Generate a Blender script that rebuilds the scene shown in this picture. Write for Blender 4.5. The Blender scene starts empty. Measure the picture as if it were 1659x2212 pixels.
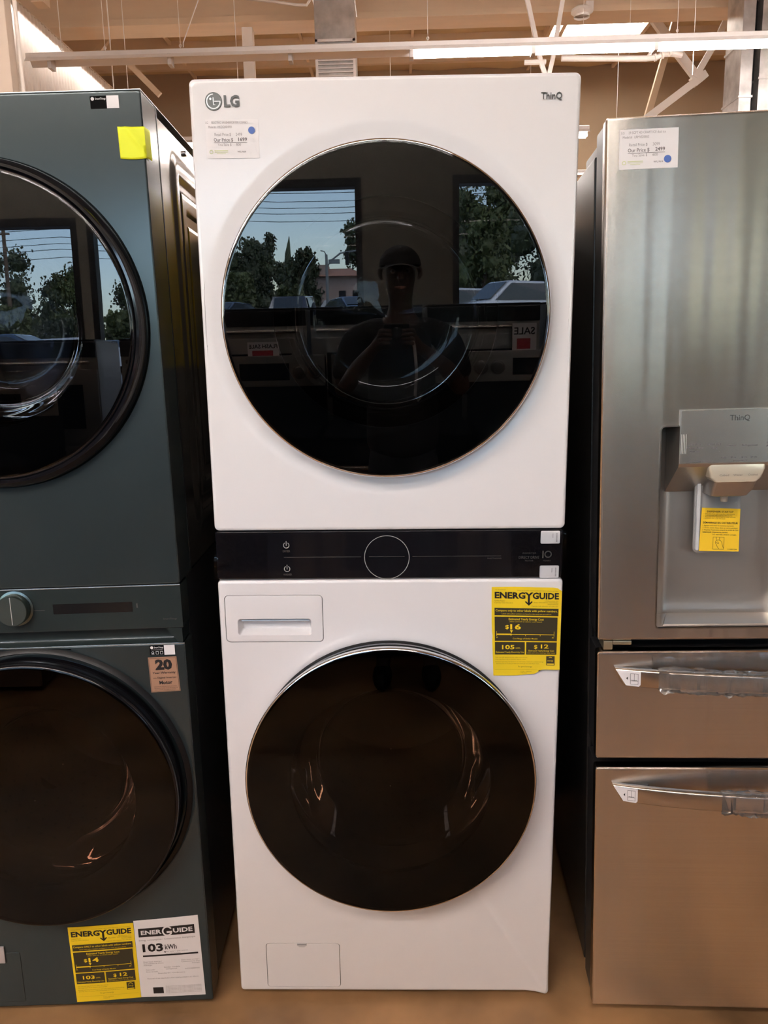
import bpy, bmesh, math, random
from mathutils import Vector, Matrix, Euler, noise
from math import pi, sin, cos, radians, sqrt, hypot, atan2
random.seed(7)
SC = bpy.context.scene
COL = SC.collection

# ---------------------------------------------------------------- camera
cam_data = bpy.data.cameras.new('camera')
cam = bpy.data.objects.new('camera', cam_data); COL.objects.link(cam)
cam_data.sensor_fit = 'HORIZONTAL'; cam_data.sensor_width = 36.0
cam_data.lens = 1750.0 / 1659.0 * 36.0
cam_data.clip_start = 0.005; cam_data.clip_end = 400
PITCH, YAW, ROLL = 0.1973, -0.0211, -0.0226
fwd = Vector((sin(YAW) * cos(PITCH), cos(YAW) * cos(PITCH), -sin(PITCH)))
rgt = Vector((cos(YAW), -sin(YAW), 0)); upv = rgt.cross(fwd)
r2 = cos(ROLL) * rgt + sin(ROLL) * upv; u2 = -sin(ROLL) * rgt + cos(ROLL) * upv
m3 = Matrix((r2, u2, -fwd)).transposed()
cam.matrix_world = Matrix.Translation((0.035, -1.5645, 1.4194)) @ m3.to_4x4()
SC.camera = cam

# ---------------------------------------------------------------- colour management
SC.view_settings.view_transform = 'Standard'
SC.view_settings.look = 'None'
SC.view_settings.gamma = 1.0
SC.view_settings.use_curve_mapping = False
SC.view_settings.exposure = 0.86
SC.cycles.use_denoising = True
SC.cycles.max_bounces = 12
SC.cycles.transparent_max_bounces = 24
SC.cycles.sample_clamp_indirect = 8.0

# ---------------------------------------------------------------- sky and sun (outside the shop front)
SKY_STRENGTH = 1.1
SUN_STRENGTH = 3.0
TUBE_STRENGTH = 36.0
TUBE_COL = (1.0, 0.91, 0.86)
world = bpy.data.worlds.new('sky'); SC.world = world; world.use_nodes = True
wn = world.node_tree.nodes; wl = world.node_tree.links; wn.clear()
wout = wn.new('ShaderNodeOutputWorld'); wbg = wn.new('ShaderNodeBackground')
sky = wn.new('ShaderNodeTexSky'); sky.sky_type = 'NISHITA'; sky.sun_disc = False
sky.sun_elevation = radians(50); sky.sun_rotation = radians(60); sky.air_density = 1.0; sky.dust_density = 1.5
wbg.inputs['Strength'].default_value = SKY_STRENGTH
wl.new(sky.outputs[0], wbg.inputs[0]); wl.new(wbg.outputs[0], wout.inputs[0])
sun_d = bpy.data.lights.new('sun', 'SUN'); sun_d.energy = SUN_STRENGTH; sun_d.angle = radians(0.6); sun_d.color = (1, .95, .86)
sun = bpy.data.objects.new('sun', sun_d); COL.objects.link(sun)
sun.rotation_euler = Vector((0.62, -0.45, -1.0)).to_track_quat('-Z', 'Y').to_euler()

# ---------------------------------------------------------------- helpers
MATS = {}
def mat(name, col=(.8, .8, .8), rough=.5, metal=0.0, spec=.5, emit=None, estr=0, noise_amt=0, noise_scale=5, bump=0, bump_scale=50, coat=0, aniso=0, stretch=None, coat_rough=.05):
    if name in MATS: return MATS[name]
    m = bpy.data.materials.new(name); m.use_nodes = True
    nt = m.node_tree; b = nt.nodes['Principled BSDF']
    b.inputs['Base Color'].default_value = (*col, 1); b.inputs['Roughness'].default_value = rough
    b.inputs['Metallic'].default_value = metal; b.inputs['Specular IOR Level'].default_value = spec
    if coat: b.inputs['Coat Weight'].default_value = coat; b.inputs['Coat Roughness'].default_value = coat_rough
    if emit: b.inputs['Emission Color'].default_value = (*emit, 1); b.inputs['Emission Strength'].default_value = estr
    if aniso:
        b.inputs['Anisotropic'].default_value = aniso; b.inputs['Anisotropic Rotation'].default_value = .25
        tg = nt.nodes.new('ShaderNodeTangent'); tg.direction_type = 'RADIAL'; tg.axis = 'Z'
        nt.links.new(tg.outputs[0], b.inputs['Tangent'])
    if noise_amt or bump:
        tc = nt.nodes.new('ShaderNodeTexCoord'); mp = nt.nodes.new('ShaderNodeMapping')
        nt.links.new(tc.outputs['Object'], mp.inputs[0])
        if stretch: mp.inputs['Scale'].default_value = stretch
    if noise_amt:
        n = nt.nodes.new('ShaderNodeTexNoise'); n.inputs['Scale'].default_value = noise_scale; n.inputs['Detail'].default_value = 4
        nt.links.new(mp.outputs[0], n.inputs['Vector'])
        rp = nt.nodes.new('ShaderNodeMapRange'); rp.inputs[1].default_value = .3; rp.inputs[2].default_value = .7
        rp.inputs[3].default_value = 1 - noise_amt; rp.inputs[4].default_value = 1 + noise_amt
        nt.links.new(n.outputs[0], rp.inputs[0])
        mx = nt.nodes.new('ShaderNodeVectorMath'); mx.operation = 'SCALE'; mx.inputs[0].default_value = col
        nt.links.new(rp.outputs[0], mx.inputs['Scale']); nt.links.new(mx.outputs[0], b.inputs['Base Color'])
    if bump:
        n2 = nt.nodes.new('ShaderNodeTexNoise'); n2.inputs['Scale'].default_value = bump_scale; n2.inputs['Detail'].default_value = 3
        nt.links.new(mp.outputs[0], n2.inputs['Vector'])
        bp = nt.nodes.new('ShaderNodeBump'); bp.inputs['Strength'].default_value = bump; bp.inputs['Distance'].default_value = .002
        nt.links.new(n2.outputs[0], bp.inputs['Height']); nt.links.new(bp.outputs[0], b.inputs['Normal'])
    MATS[name] = m; return m

def glassmat(name, tint, ior=1.5, rough=0.0, wav=0, milk=0):
    """thin tinted pane: Fresnel reflection over tinted transmission"""
    if name in MATS: return MATS[name]
    m = bpy.data.materials.new(name); m.use_nodes = True; nt = m.node_tree; nt.nodes.clear()
    o = nt.nodes.new('ShaderNodeOutputMaterial'); mx = nt.nodes.new('ShaderNodeMixShader')
    t = nt.nodes.new('ShaderNodeBsdfTransparent'); t.inputs[0].default_value = (*tint, 1)
    g = nt.nodes.new('ShaderNodeBsdfGlossy'); g.inputs['Roughness'].default_value = rough
    f = nt.nodes.new('ShaderNodeFresnel'); f.inputs[0].default_value = ior
    nt.links.new(f.outputs[0], mx.inputs[0]); nt.links.new(t.outputs[0], mx.inputs[1]); nt.links.new(g.outputs[0], mx.inputs[2])
    if milk:
        d = nt.nodes.new('ShaderNodeBsdfDiffuse'); d.inputs[0].default_value = (.85, .83, .82, 1)
        m2 = nt.nodes.new('ShaderNodeMixShader'); m2.inputs[0].default_value = milk
        nt.links.new(t.outputs[0], m2.inputs[1]); nt.links.new(d.outputs[0], m2.inputs[2]); nt.links.new(m2.outputs[0], mx.inputs[1])
    nt.links.new(mx.outputs[0], o.inputs[0])
    if wav:
        tc = nt.nodes.new('ShaderNodeTexCoord'); n = nt.nodes.new('ShaderNodeTexNoise'); n.inputs['Scale'].default_value = 3.5; n.inputs['Detail'].default_value = 1
        bp = nt.nodes.new('ShaderNodeBump'); bp.inputs['Strength'].default_value = wav; bp.inputs['Distance'].default_value = .002
        nt.links.new(tc.outputs['Object'], n.inputs['Vector']); nt.links.new(n.outputs[0], bp.inputs['Height'])
        nt.links.new(bp.outputs[0], g.inputs['Normal'])
    MATS[name] = m; return m

class MB:
    def __init__(s): s.bm = bmesh.new(); s.wn = False
    def box(s, x0, x1, y0, y1, z0, z1, bev=0, seg=2):
        t = bmesh.new(); bmesh.ops.create_cube(t, size=1)
        for v in t.verts: v.co = Vector(((x0 + x1) / 2 + v.co.x * (x1 - x0), (y0 + y1) / 2 + v.co.y * (y1 - y0), (z0 + z1) / 2 + v.co.z * (z1 - z0)))
        if bev: s.wn = True; bmesh.ops.bevel(t, geom=list(t.edges), offset=bev, segments=seg, affect='EDGES', profile=.6)
        s._merge(t); return s
    def _merge(s, t):
        me = bpy.data.meshes.new('tmp'); t.to_mesh(me); t.free(); s.bm.from_mesh(me); bpy.data.meshes.remove(me)
    def bar(s, a, b, w, h=None, up=(0, 0, 1)):
        a = Vector(a); b = Vector(b); d = (b - a).normalized(); u = Vector(up)
        if abs(d.dot(u)) > .98: u = Vector((1, 0, 0))
        x = d.cross(u).normalized(); z = x.cross(d); h = h or w; vs = []
        for p in (a, b):
            for i, j in ((-1, -1), (1, -1), (1, 1), (-1, 1)): vs.append(s.bm.verts.new(p + x * i * w / 2 + z * j * h / 2))
        for f in ((3, 2, 1, 0), (4, 5, 6, 7), (0, 1, 5, 4), (1, 2, 6, 5), (2, 3, 7, 6), (3, 0, 4, 7)): s.bm.faces.new([vs[k] for k in f])
        return s
    def loops(s, loops, close=True, cap0=False, cap1=False):
        rows = [[s.bm.verts.new(p) for p in L] for L in loops]; n = len(rows[0])
        for a, b in zip(rows, rows[1:]):
            for i in range(n if close else n - 1):
                j = (i + 1) % n
                s.bm.faces.new((a[i], a[j], b[j], b[i]))
        if cap0: s.bm.faces.new(list(reversed(rows[0])))
        if cap1: s.bm.faces.new(rows[-1])
        return s
    def lathe(s, prof, cx, cz, n=96, cap0=False, cap1=False, a0=0):
        """profile of (radius, y) spun about the y axis through (cx, cz)"""
        L = [[(cx + r * cos(2 * pi * i / n + a0), y, cz - r * sin(2 * pi * i / n + a0)) for i in range(n)] for r, y in prof]
        return s.loops(L, True, cap0, cap1)
    def cyl(s, a, b, ra, rb=None, n=16, caps=True):
        a = Vector(a); b = Vector(b); rb = ra if rb is None else rb; d = (b - a).normalized()
        u = Vector((0, 0, 1)) if abs(d.z) < .9 else Vector((1, 0, 0)); x = d.cross(u).normalized(); z = d.cross(x)
        L = [[p + x * r * cos(2 * pi * i / n) + z * r * sin(2 * pi * i / n) for i in range(n)] for p, r in ((a, ra), (b, rb))]
        return s.loops(L, True, caps, caps)
    def tube(s, pts, r, n=8):
        pts = [Vector(p) for p in pts]; L = []; px = None
        for i, p in enumerate(pts):
            d = (pts[min(i + 1, len(pts) - 1)] - pts[max(i - 1, 0)]).normalized()
            if px is None: px = d.orthogonal().normalized()
            px = (px - d * px.dot(d)).normalized(); z = d.cross(px); rr = r[i] if isinstance(r, (list, tuple)) else r
            L.append([p + px * rr * cos(2 * pi * k / n) + z * rr * sin(2 * pi * k / n) for k in range(n)])
        return s.loops(L, True, True, True)
    def prism(s, outline, y0, y1, bev=0):
        """outline of (x, z) pushed from y0 (front) to y1 (back)"""
        if bev:
            s.wn = True
            c = Vector((sum(p[0] for p in outline) / len(outline), sum(p[1] for p in outline) / len(outline)))
            def ins(e):
                n = len(outline); out = []
                for i in range(n):
                    p0, p, p1 = (Vector(outline[(i + k) % n]) for k in (-1, 0, 1))
                    d0 = (p - p0).normalized(); d1 = (p1 - p).normalized()
                    n0 = Vector((-d0.y, d0.x)); n1 = Vector((-d1.y, d1.x)); mvec = (n0 + n1)
                    mvec = mvec / max(.2, mvec.length_squared) * 2 if mvec.length > 1e-6 else n0
                    if (c - p).dot(mvec) < 0 and False: mvec = -mvec
                    out.append(p + mvec * e * SGN)
                return out
            area = sum(outline[i][0] * outline[(i + 1) % len(outline)][1] - outline[(i + 1) % len(outline)][0] * outline[i][1] for i in range(len(outline)))
            SGN = 1 if area > 0 else -1
            L = [[(p[0], y1, p[1]) for p in outline], [(p[0], y0 + bev, p[1]) for p in outline]]
            for k in (.35, .7): 
                q = ins(bev * (1 - sqrt(1 - k * k))); L.append([(p[0], y0 + bev * (1 - k), p[1]) for p in q])
            q = ins(bev); L.append([(p[0], y0, p[1]) for p in q])
        else:
            L = [[(p[0], y1, p[1]) for p in outline], [(p[0], y0, p[1]) for p in outline]]
        return s.loops(L, True, True, True)
    def grid(s, f, nu, nv):
        vs = [[s.bm.verts.new(f(i / nu, j / nv)) for j in range(nv + 1)] for i in range(nu + 1)]
        for i in range(nu):
            for j in range(nv): s.bm.faces.new((vs[i][j], vs[i + 1][j], vs[i + 1][j + 1], vs[i][j + 1]))
        return s
    def build(s, name, m=None, parent=None, ang=35, fix=True, loc=None):
        if fix: bmesh.ops.recalc_face_normals(s.bm, faces=list(s.bm.faces))
        me = bpy.data.meshes.new(name); s.bm.to_mesh(me); s.bm.free()
        if ang:
            me.polygons.foreach_set('use_smooth', [True] * len(me.polygons)); me.set_sharp_from_angle(angle=radians(ang))
        if m: me.materials.append(m)
        o = bpy.data.objects.new(name, me); COL.objects.link(o)
        if parent: o.parent = parent
        if loc: o.location = loc
        if s.wn and ang: flatten(o)
        return o
def flatten(o):
    """keep the large faces flat-shaded beside their small bevels"""
    w = o.modifiers.new('flat faces', 'WEIGHTED_NORMAL'); w.mode = 'FACE_AREA'; w.weight = 100; w.keep_sharp = True

def thing(name, label, cat, loc=(0, 0, 0), rot=(0, 0, 0), group=None):
    o = bpy.data.objects.new(name, None); COL.objects.link(o); o.location = loc; o.rotation_euler = rot
    o.empty_display_size = .05
    o['label'] = label; o['category'] = cat
    if group: o['group'] = group
    return o
def tag(o, label, cat, group=None):
    o['label'] = label; o['category'] = cat
    if group: o['group'] = group
    return o
def lab(o, label): o['label'] = label; return o
def struct(o): o['kind'] = 'structure'; return o
def copy_tree(o, parent=None, **props):
    c = o.copy(); COL.objects.link(c)
    if parent: c.parent = parent
    for ch in list(o.children): copy_tree(ch, c)
    for k, v in props.items(): c[k] = v
    return c
def rrect(x0, x1, z0, z1, r, k=6):
    out = []
    for cx, cz, a in ((x1 - r, z1 - r, 0), (x0 + r, z1 - r, 90), (x0 + r, z0 + r, 180), (x1 - r, z0 + r, 270)):
        for i in range(k + 1):
            t = radians(a + 90 * i / k); out.append((cx + r * cos(t), cz + r * sin(t)))
    return out

# lettering ------------------------------------------------------------
_tc = {}
def text_geo(s, bold):
    key = (s, bold)
    if key in _tc: return _tc[key]
    c = bpy.data.curves.new('lettering', 'FONT'); c.body = s; c.size = 1; c.resolution_u = 2; c.fill_mode = 'FRONT'
    if bold: c.offset = bold
    o = bpy.data.objects.new('lettering', c)
    me = bpy.data.meshes.new_from_object(o)
    vs = [v.co.xy.copy() for v in me.vertices]; fs = [tuple(p.vertices) for p in me.polygons]
    bpy.data.meshes.remove(me); bpy.data.objects.remove(o); bpy.data.curves.remove(c)
    _tc[key] = (vs, fs); return _tc[key]
CAP = .70
class Print:
    """collects flat print (text and shapes) as real geometry mapped on a surface"""
    def __init__(s, fmap): s.f = fmap; s.bm = bmesh.new()
    def text(s, t, x0, x1, z, h, bold=0, width=True, align='L', rot=0):
        vs, fs = text_geo(t, bold)
        if not vs: return s
        a = min(v.x for v in vs); b = max(v.x for v in vs); k = h / CAP
        w = x1 - x0; sx = w / (b - a) if width else k
        off = 0
        if not width and align == 'C': off = (w - (b - a) * sx) / 2
        if not width and align == 'R': off = w - (b - a) * sx
        if rot: pts = [(x0 - v.y * k, z + (v.x - a) * sx) for v in vs] if rot > 0 else [(x0 + v.y * k, z - (v.x - a) * sx) for v in vs]
        else: pts = [(x0 + off + (v.x - a) * sx, z + v.y * k) for v in vs]
        nv = [s.bm.verts.new(s.f(*p)) for p in pts]
        for f in fs:
            try: s.bm.faces.new([nv[i] for i in f])
            except ValueError: pass
        return s
    def poly(s, pts):
        s.bm.faces.new([s.bm.verts.new(s.f(*p)) for p in pts]); return s
    def rect(s, x0, x1, z0, z1, n=1):
        for i in range(n):
            a = x0 + (x1 - x0) * i / n; b = x0 + (x1 - x0) * (i + 1) / n
            s.poly([(a, z0), (b, z0), (b, z1), (a, z1)])
        return s
    def ring(s, cx, cz, r, w, n=48, a0=0, a1=360, sz=1):
        P = [(radians(a0 + (a1 - a0) * i / n)) for i in range(n + 1)]
        for p, q in zip(P, P[1:]):
            s.poly([(cx + (r - w / 2) * cos(p), cz + (r - w / 2) * sin(p) * sz), (cx + (r + w / 2) * cos(p), cz + (r + w / 2) * sin(p) * sz),
                    (cx + (r + w / 2) * cos(q), cz + (r + w / 2) * sin(q) * sz), (cx + (r - w / 2) * cos(q), cz + (r - w / 2) * sin(q) * sz)])
        return s
    def disc(s, cx, cz, r, n=32, sz=1):
        return s.poly([(cx + r * cos(2 * pi * i / n), cz + r * sin(2 * pi * i / n) * sz) for i in range(n)])
    def build(s, name, m, parent):
        me = bpy.data.meshes.new(name); s.bm.to_mesh(me); s.bm.free(); me.materials.append(m)
        o = bpy.data.objects.new(name, me); COL.objects.link(o); o.parent = parent; return o
def flat(y, off=.0004): return lambda x, z: (x, y - off, z)
class Card:
    """a sheet on a vertical face: corners TL TR BR BL as (x, z); u to the right, v down (0..1); bulge(u, v) lifts it off"""
    def __init__(s, tl, tr, br, bl, y=-.001, bulge=None):
        s.c = [Vector(p) for p in (tl, tr, br, bl)]; s.y = y; s.b = bulge or (lambda u, v: 0)
    def at(s, u, v, off=0):
        tl, tr, br, bl = s.c
        p = (tl * (1 - u) + tr * u) * (1 - v) + (bl * (1 - u) + br * u) * v
        return Vector((p.x, s.y - s.b(u, v) - off, p.y))
    def fm(s, off=.0006): return lambda u, v: s.at(u, 1 - v, off)      # print coordinates: v up
    def sheet(s, name, m, parent=None, nu=8, nv=10, edge=None, th=.0003):
        b = MB(); e = edge or (lambda u, v: (u, v))
        g = [[s.at(*e(i / nu, j / nv)) for j in range(nv + 1)] for i in range(nu + 1)]
        b.grid(lambda u, v: g[round(u * nu)][round(v * nv)], nu, nv)
        bk = [[p + Vector((0, th, 0)) for p in r] for r in g]
        b.grid(lambda u, v: bk[round(u * nu)][round(v * nv)], nu, nv)
        ring = [(i, 0) for i in range(nu)] + [(nu, j) for j in range(nv)] + [(i, nv) for i in range(nu, 0, -1)] + [(0, j) for j in range(nv, 0, -1)]
        b.loops([[g[i][j] for i, j in ring], [bk[i][j] for i, j in ring]])
        bmesh.ops.remove_doubles(b.bm, verts=b.bm.verts, dist=1e-5)
        return b.build(name, m, parent, ang=60)

# ---------------------------------------------------------------- materials
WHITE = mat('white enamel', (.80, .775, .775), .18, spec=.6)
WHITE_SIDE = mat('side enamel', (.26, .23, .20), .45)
BLACKGL = mat('black gloss', (.006, .006, .008), .07, spec=.5)
BLACKP = mat('black plastic', (.008, .008, .009), .4, spec=.3)
MATTE = mat('matte black', (.004, .004, .004), .7, spec=.05)
RUBBER = mat('rubber', (.03, .03, .032), .7)
CHROME = mat('chrome', (.78, .78, .80), .06, 1)
DARKCHROME = mat('dark chrome', (.16, .15, .15), .12, 1)
STEELDRUM = mat('drum steel', (.45, .44, .42), .28, 1)
GREEN = mat('dark green enamel', (.044, .058, .061), .19, .48, noise_amt=.06, noise_scale=4)
GREENGL = mat('dark green control glass', (.022, .03, .03), .15, spec=.4)
GRAPHITE = mat('graphite side steel', (.20, .185, .17), .20, .9)
STEEL = mat('brushed stainless', (.72, .665, .60), .19, 1, aniso=.98, noise_amt=.035, noise_scale=1.0, stretch=(2, 2, 420))
STEELSM = mat('smooth stainless', (.56, .52, .47), .2, 1)
FRSIDE = mat('fridge side paint', (.018, .017, .017), .32, spec=.35)
PAPER = mat('white paper', (.80, .77, .77), .6)
YELLOWP = mat('yellow label paper', (.86, .62, .015), .5, noise_amt=.03)
NOTE = mat('fluorescent yellow note', (.80, .86, .015), .6)
INK = mat('black ink', (.012, .01, .01), .5)
INKG = mat('grey ink', (.16, .14, .14), .6)
INKL = mat('pale grey ink', (.34, .31, .31), .6)
INKOL = mat('olive ink', (.30, .22, .02), .6)
INKGRN = mat('pale green ink', (.62, .66, .36), .6)
BLUE = mat('blue dot', (.07, .14, .42), .5)
SILVERP = mat('silver print', (.32, .31, .30), .4)
DIMP = mat('dim print', (.07, .065, .06), .5)
COPPER = mat('copper foil', (.60, .36, .24), .42, .55)

def wave(m, strength, scale):
    nt = m.node_tree; tc = nt.nodes.new('ShaderNodeTexCoord'); mp = nt.nodes.new('ShaderNodeMapping'); mp.inputs['Scale'].default_value = scale
    n = nt.nodes.new('ShaderNodeTexNoise'); n.inputs['Scale'].default_value = 1; n.inputs['Detail'].default_value = 1.5
    bp = nt.nodes.new('ShaderNodeBump'); bp.inputs['Strength'].default_value = strength; bp.inputs['Distance'].default_value = .004
    nt.links.new(tc.outputs['Object'], mp.inputs[0]); nt.links.new(mp.outputs[0], n.inputs['Vector']); nt.links.new(n.outputs[0], bp.inputs['Height'])
    nt.links.new(bp.outputs[0], nt.nodes['Principled BSDF'].inputs['Normal'])
wave(STEEL, .35, (15, 2, .7))
# ---------------------------------------------------------------- room shell
X0, X1, Y0, Y1, ZC = -7.5, 13.0, -6.9, 16.4, 6.9
FLOOR = mat('stained concrete', (.30, .165, .075), .42, spec=.4, noise_amt=.55, noise_scale=3.2, bump=.15, bump_scale=14)
struct(MB().box(X0 - .3, X1 + .3, Y0 - .3, Y1 + .3, -.3, 0).build('floor', FLOOR))
WALLM = mat('beige wall paint', (.36, .25, .155), .75, noise_amt=.05, noise_scale=1.2)
CEILM = mat('ceiling lining', (.55, .385, .21), .8, noise_amt=.10, noise_scale=1.5)
BEAMM = mat('painted beam', (.70, .535, .37), .7, noise_amt=.06, noise_scale=1.0, stretch=(1, 4, 4))
struct(MB().box(X0 - .3, X1 + .3, Y1, Y1 + .3, 0, ZC + .5).build('wall_back', WALLM))
struct(MB().box(X0 - .3, X0, Y0, Y1, 0, ZC + .5).build('wall_left', WALLM))
struct(MB().box(X1, X1 + .3, Y0, Y1, 0, ZC + .5).build('wall_right', WALLM))
struct(MB().box(X0 - .3, X1 + .3, Y0 - .3, Y1 + .3, ZC + .16, ZC + .5).build('ceiling', CEILM))
# sagging insulation lining between the purlins
def lining():
    ys = [10.4, 11.6, 12.75, 13.3, 14.5, 15.6, 16.38]; xs = [-4.0, -1.6, .4, 2.78, 4.5, 6.9, 9.3, 11.7]
    objs = []
    for y0, y1 in zip(ys, ys[1:]):
        for x0, x1 in zip(xs, xs[1:]):
            if y0 == 13.3 and x0 == 2.78: continue
            sag = random.uniform(.05, .14); ph = random.uniform(0, 6)
            b = MB().grid(lambda u, v: (x0 + (x1 - x0) * u, y0 + (y1 - y0) * v, ZC + .10 - sag * (sin(pi * v) ** .6) * (.75 + .25 * sin(3 * u * pi + ph)) * (min(1, 8 * u, 8 * (1 - u)) * .5 + .5)), 12, 8)
            objs.append(b.build('lining_panel', CEILM, None, 60))
    return objs
ceil_obj = bpy.data.objects['ceiling']
for o in lining(): o.parent = ceil_obj
for y in (11.6, 12.75, 13.3, 14.5, 15.6):
    MB().box(X0, X1, y - .05, y + .05, ZC - .03, ZC + .16).build('purlin', BEAMM, ceil_obj)
for x in (-4.0, -1.6, .4, 2.78, 4.5, 6.9, 9.3):
    MB().box(x - .025, x + .025, 10.3, Y1, ZC + .03, ZC + .16).build('rafter', BEAMM, ceil_obj)
beam = MB().box(-6.5, X1, 9.95, 10.35, 5.70, 6.75, .01).build('ceiling_beam', BEAMM); struct(beam)
MB().box(-6.5, X1, 9.93, 10.37, 5.62, 5.70, .006).build('bottom_flange', BEAMM, beam)
for x in (-3.6, -1.86, 1.5, 5.2):
    MB().box(x - .06, x + .06, 9.91, 9.95, 5.95, 6.5).build('hanger_strap', BEAMM, beam)
post = MB().box(-1.94, -1.80, 10.08, 10.24, 0, 5.62, .01).build('support_post', mat('white post paint', (.88, .82, .76), .6)); struct(post)
# partition of ribbed white panel on the left, running away from the shop front
RIB = mat('translucent ribbed panel', (.74, .66, .57), .45)
_n = RIB.node_tree.nodes; _l = RIB.node_tree.links; _o = _n['Material Output']
_t = _n.new('ShaderNodeBsdfTranslucent'); _t.inputs[0].default_value = (.80, .74, .68, 1)
_m = _n.new('ShaderNodeMixShader'); _m.inputs[0].default_value = .36
_l.new(_n['Principled BSDF'].outputs[0], _m.inputs[1]); _l.new(_t.outputs[0], _m.inputs[2]); _l.new(_m.outputs[0], _o.inputs[0])
def ribbed():
    b = MB(); n = 340; y0, y1 = 5.6, 13.4; L0, L1 = [], []
    for i in range(n + 1):
        y = y0 + (y1 - y0) * i / n; x = -4.0 + (.012 if i % 4 in (1, 2) else 0)
        L0.append((x, y, 0)); L1.append((x, y, 5.19))
    b.loops([L0, L1], close=False)
    return b.build('wall_partition', RIB, ang=20, fix=False)
_w = struct(ribbed())
MB().box(-4.012, -3.986, 5.6, 13.4, 5.185, 5.20).build('top_rail', mat('rail paint', (.55, .42, .30), .6), _w)
col = MB().box(-3.3, -2.348, 3.90, 4.00, 0, 5.6, .008).build('wall_column', mat('cream column paint', (.50, .40, .31), .6)); struct(col)
MB().cyl((-2.326, 4.0, 0), (-2.326, 4.0, 5.6), .013, n=10).build('conduit', mat('conduit paint', (.74, .66, .58), .5), col)

# skylight: translucent diffuser let into the ceiling
sk = MB().box(2.84, 4.44, 13.36, 14.42, ZC + .02, ZC + .05).build('window_skylight', mat('lit skylight diffuser', (.9, .9, .9), .5, emit=(1, .97, .93), estr=13)); struct(sk)
frb = MB()
for a, b_ in (((2.80, 13.33), (4.48, 13.33)), ((2.80, 14.45), (4.48, 14.45)), ((2.80, 13.33), (2.80, 14.45)), ((4.48, 13.33), (4.48, 14.45)), ((3.02, 13.33), (3.02, 14.45))):
    frb.bar((*a, ZC), (*b_, ZC), .07, .14)
frb.build('skylight_frame', BEAMM, sk)

bp_ = MB().box(-1.6, 1.5, .86, .89, 0, 1.74).build('added_board', mat('added dark board', (.012, .011, .011), .7)); struct(bp_)  # board added behind the appliances so the gaps between them stay dark
# roof braces and pipes on the right
PIPEM = mat('white pipe paint', (.92, .88, .83), .5)
br = MB().bar((3.5, 12, 4.53), (4.83, 12.0, 5.46), .10, .11).build('roof_brace', PIPEM); struct(br)
MB().bar((4.70, 12, 5.40), (4.36, 12, 5.80), .09, .12).bar((4.36, 12, 5.80), (3.6, 12, 6.75), .09, .12).build('brace_arm', PIPEM, br)
MB().bar((4.66, 11.98, 5.40), (4.95, 11.98, 5.90), .07, .09).bar((4.95, 11.98, 5.90), (5.35, 11.98, 6.75), .07, .09).build('brace_arm', PIPEM, br)
MB().bar((4.64, 12.02, 5.34), (4.80, 12.02, 5.46), .12, .15).build('gusset_plate', PIPEM, br)
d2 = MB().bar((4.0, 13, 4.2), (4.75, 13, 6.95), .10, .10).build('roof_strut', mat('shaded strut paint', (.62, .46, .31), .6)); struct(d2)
l2 = MB().bar((-4.35, 11, 5.50), (-3.45, 11, 6.45), .07, .08).build('cross_brace', BEAMM); struct(l2)
MB().bar((-4.5, 11.1, 6.3), (-3.35, 11.1, 5.12), .06, .08).build('brace_arm', BEAMM, l2)
bk = MB().box(-3.42, -3.30, 6.95, 7.12, 4.765, 5.6, .006).build('roof_joist', BEAMM); struct(bk)
pipe = thing('sprinkler_pipe', 'white sprinkler pipe with elbow fittings hung behind the strip light', 'pipe', (0, 9, 4.78))
MB().cyl((2.05, 0, 0), (3.06, 0, -.03), .034, n=12).build('pipe_run', PIPEM, pipe)
MB().tube([(3.04, 0, -.05), (3.10, 0, .02), (3.10, 0, .07)], .022, 8).build('drop_clip', PIPEM, pipe)
MB().tube([(3.06, 0, -.03), (3.18, 0, -.02), (3.26, .02, .02), (3.36, .05, .03), (3.5, .1, .03)], .032, 10).build('elbow', PIPEM, pipe)
for x in (3.16, 3.24, 3.33): MB().cyl((x - .012, 0, -.022 + (x - 3.16) * .3), (x + .012, 0, -.016 + (x - 3.16) * .3), .045, n=12).build('coupling', PIPEM, pipe)
for x in (2.3, 2.85): MB().cyl((x, 0, 0), (x, 0, 2.0), .003, n=6).build('hanger_rod', PIPEM, pipe)
vb = thing('roof_bracket', 'white V shaped bracket below the skylight, behind the lit tubes', 'bracket', (1.9, 9.2, 4.68))
MB().bar((-.06, 0, .13), (.02, 0, -.09), .045, .05).bar((-.06, 0, .13), (-.28, 0, 1.0), .045, .05).build('bracket_arm', PIPEM, vb)
MB().bar((.08, 0, .15), (.02, 0, -.09), .045, .05).bar((.08, 0, .15), (.22, 0, 1.0), .045, .05).build('bracket_arm', PIPEM, vb)
MB().cyl((-.26, 0, .13), (.0, 0, .13), .03, n=10).build('cross_pipe', PIPEM, vb)
sd = thing('ceiling_fan_cap', 'round white cap under the beam in front of the skylight', 'ceiling cap', (2.47, 9.9, 5.60))
MB().lathe([(.001, -.06), (.09, -.06), (.13, -.035), (.14, .0), (.10, .03), (.10, .06)], 0, 0, 32).build('cap', PIPEM, sd).rotation_euler = (-pi / 2, 0, 0)
MB().box(.04, .14, -.05, .05, .0, .12, .008).build('mount', PIPEM, sd)
cd = thing('roof_conduit', 'thin grey conduit curving under the beam above the white tower', 'pipe', (0, 7, 4.70))
MB().tube([(-1.6, 0, .14), (-1.36, 0, .055), (-1.1, 0, .02), (-.88, 0, -.015), (-.78, 0, -.02), (-.74, 0, .03), (-.73, 0, .5)], .014, 8).build('conduit', mat('grey conduit', (.55, .47, .40), .5), cd)

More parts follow.
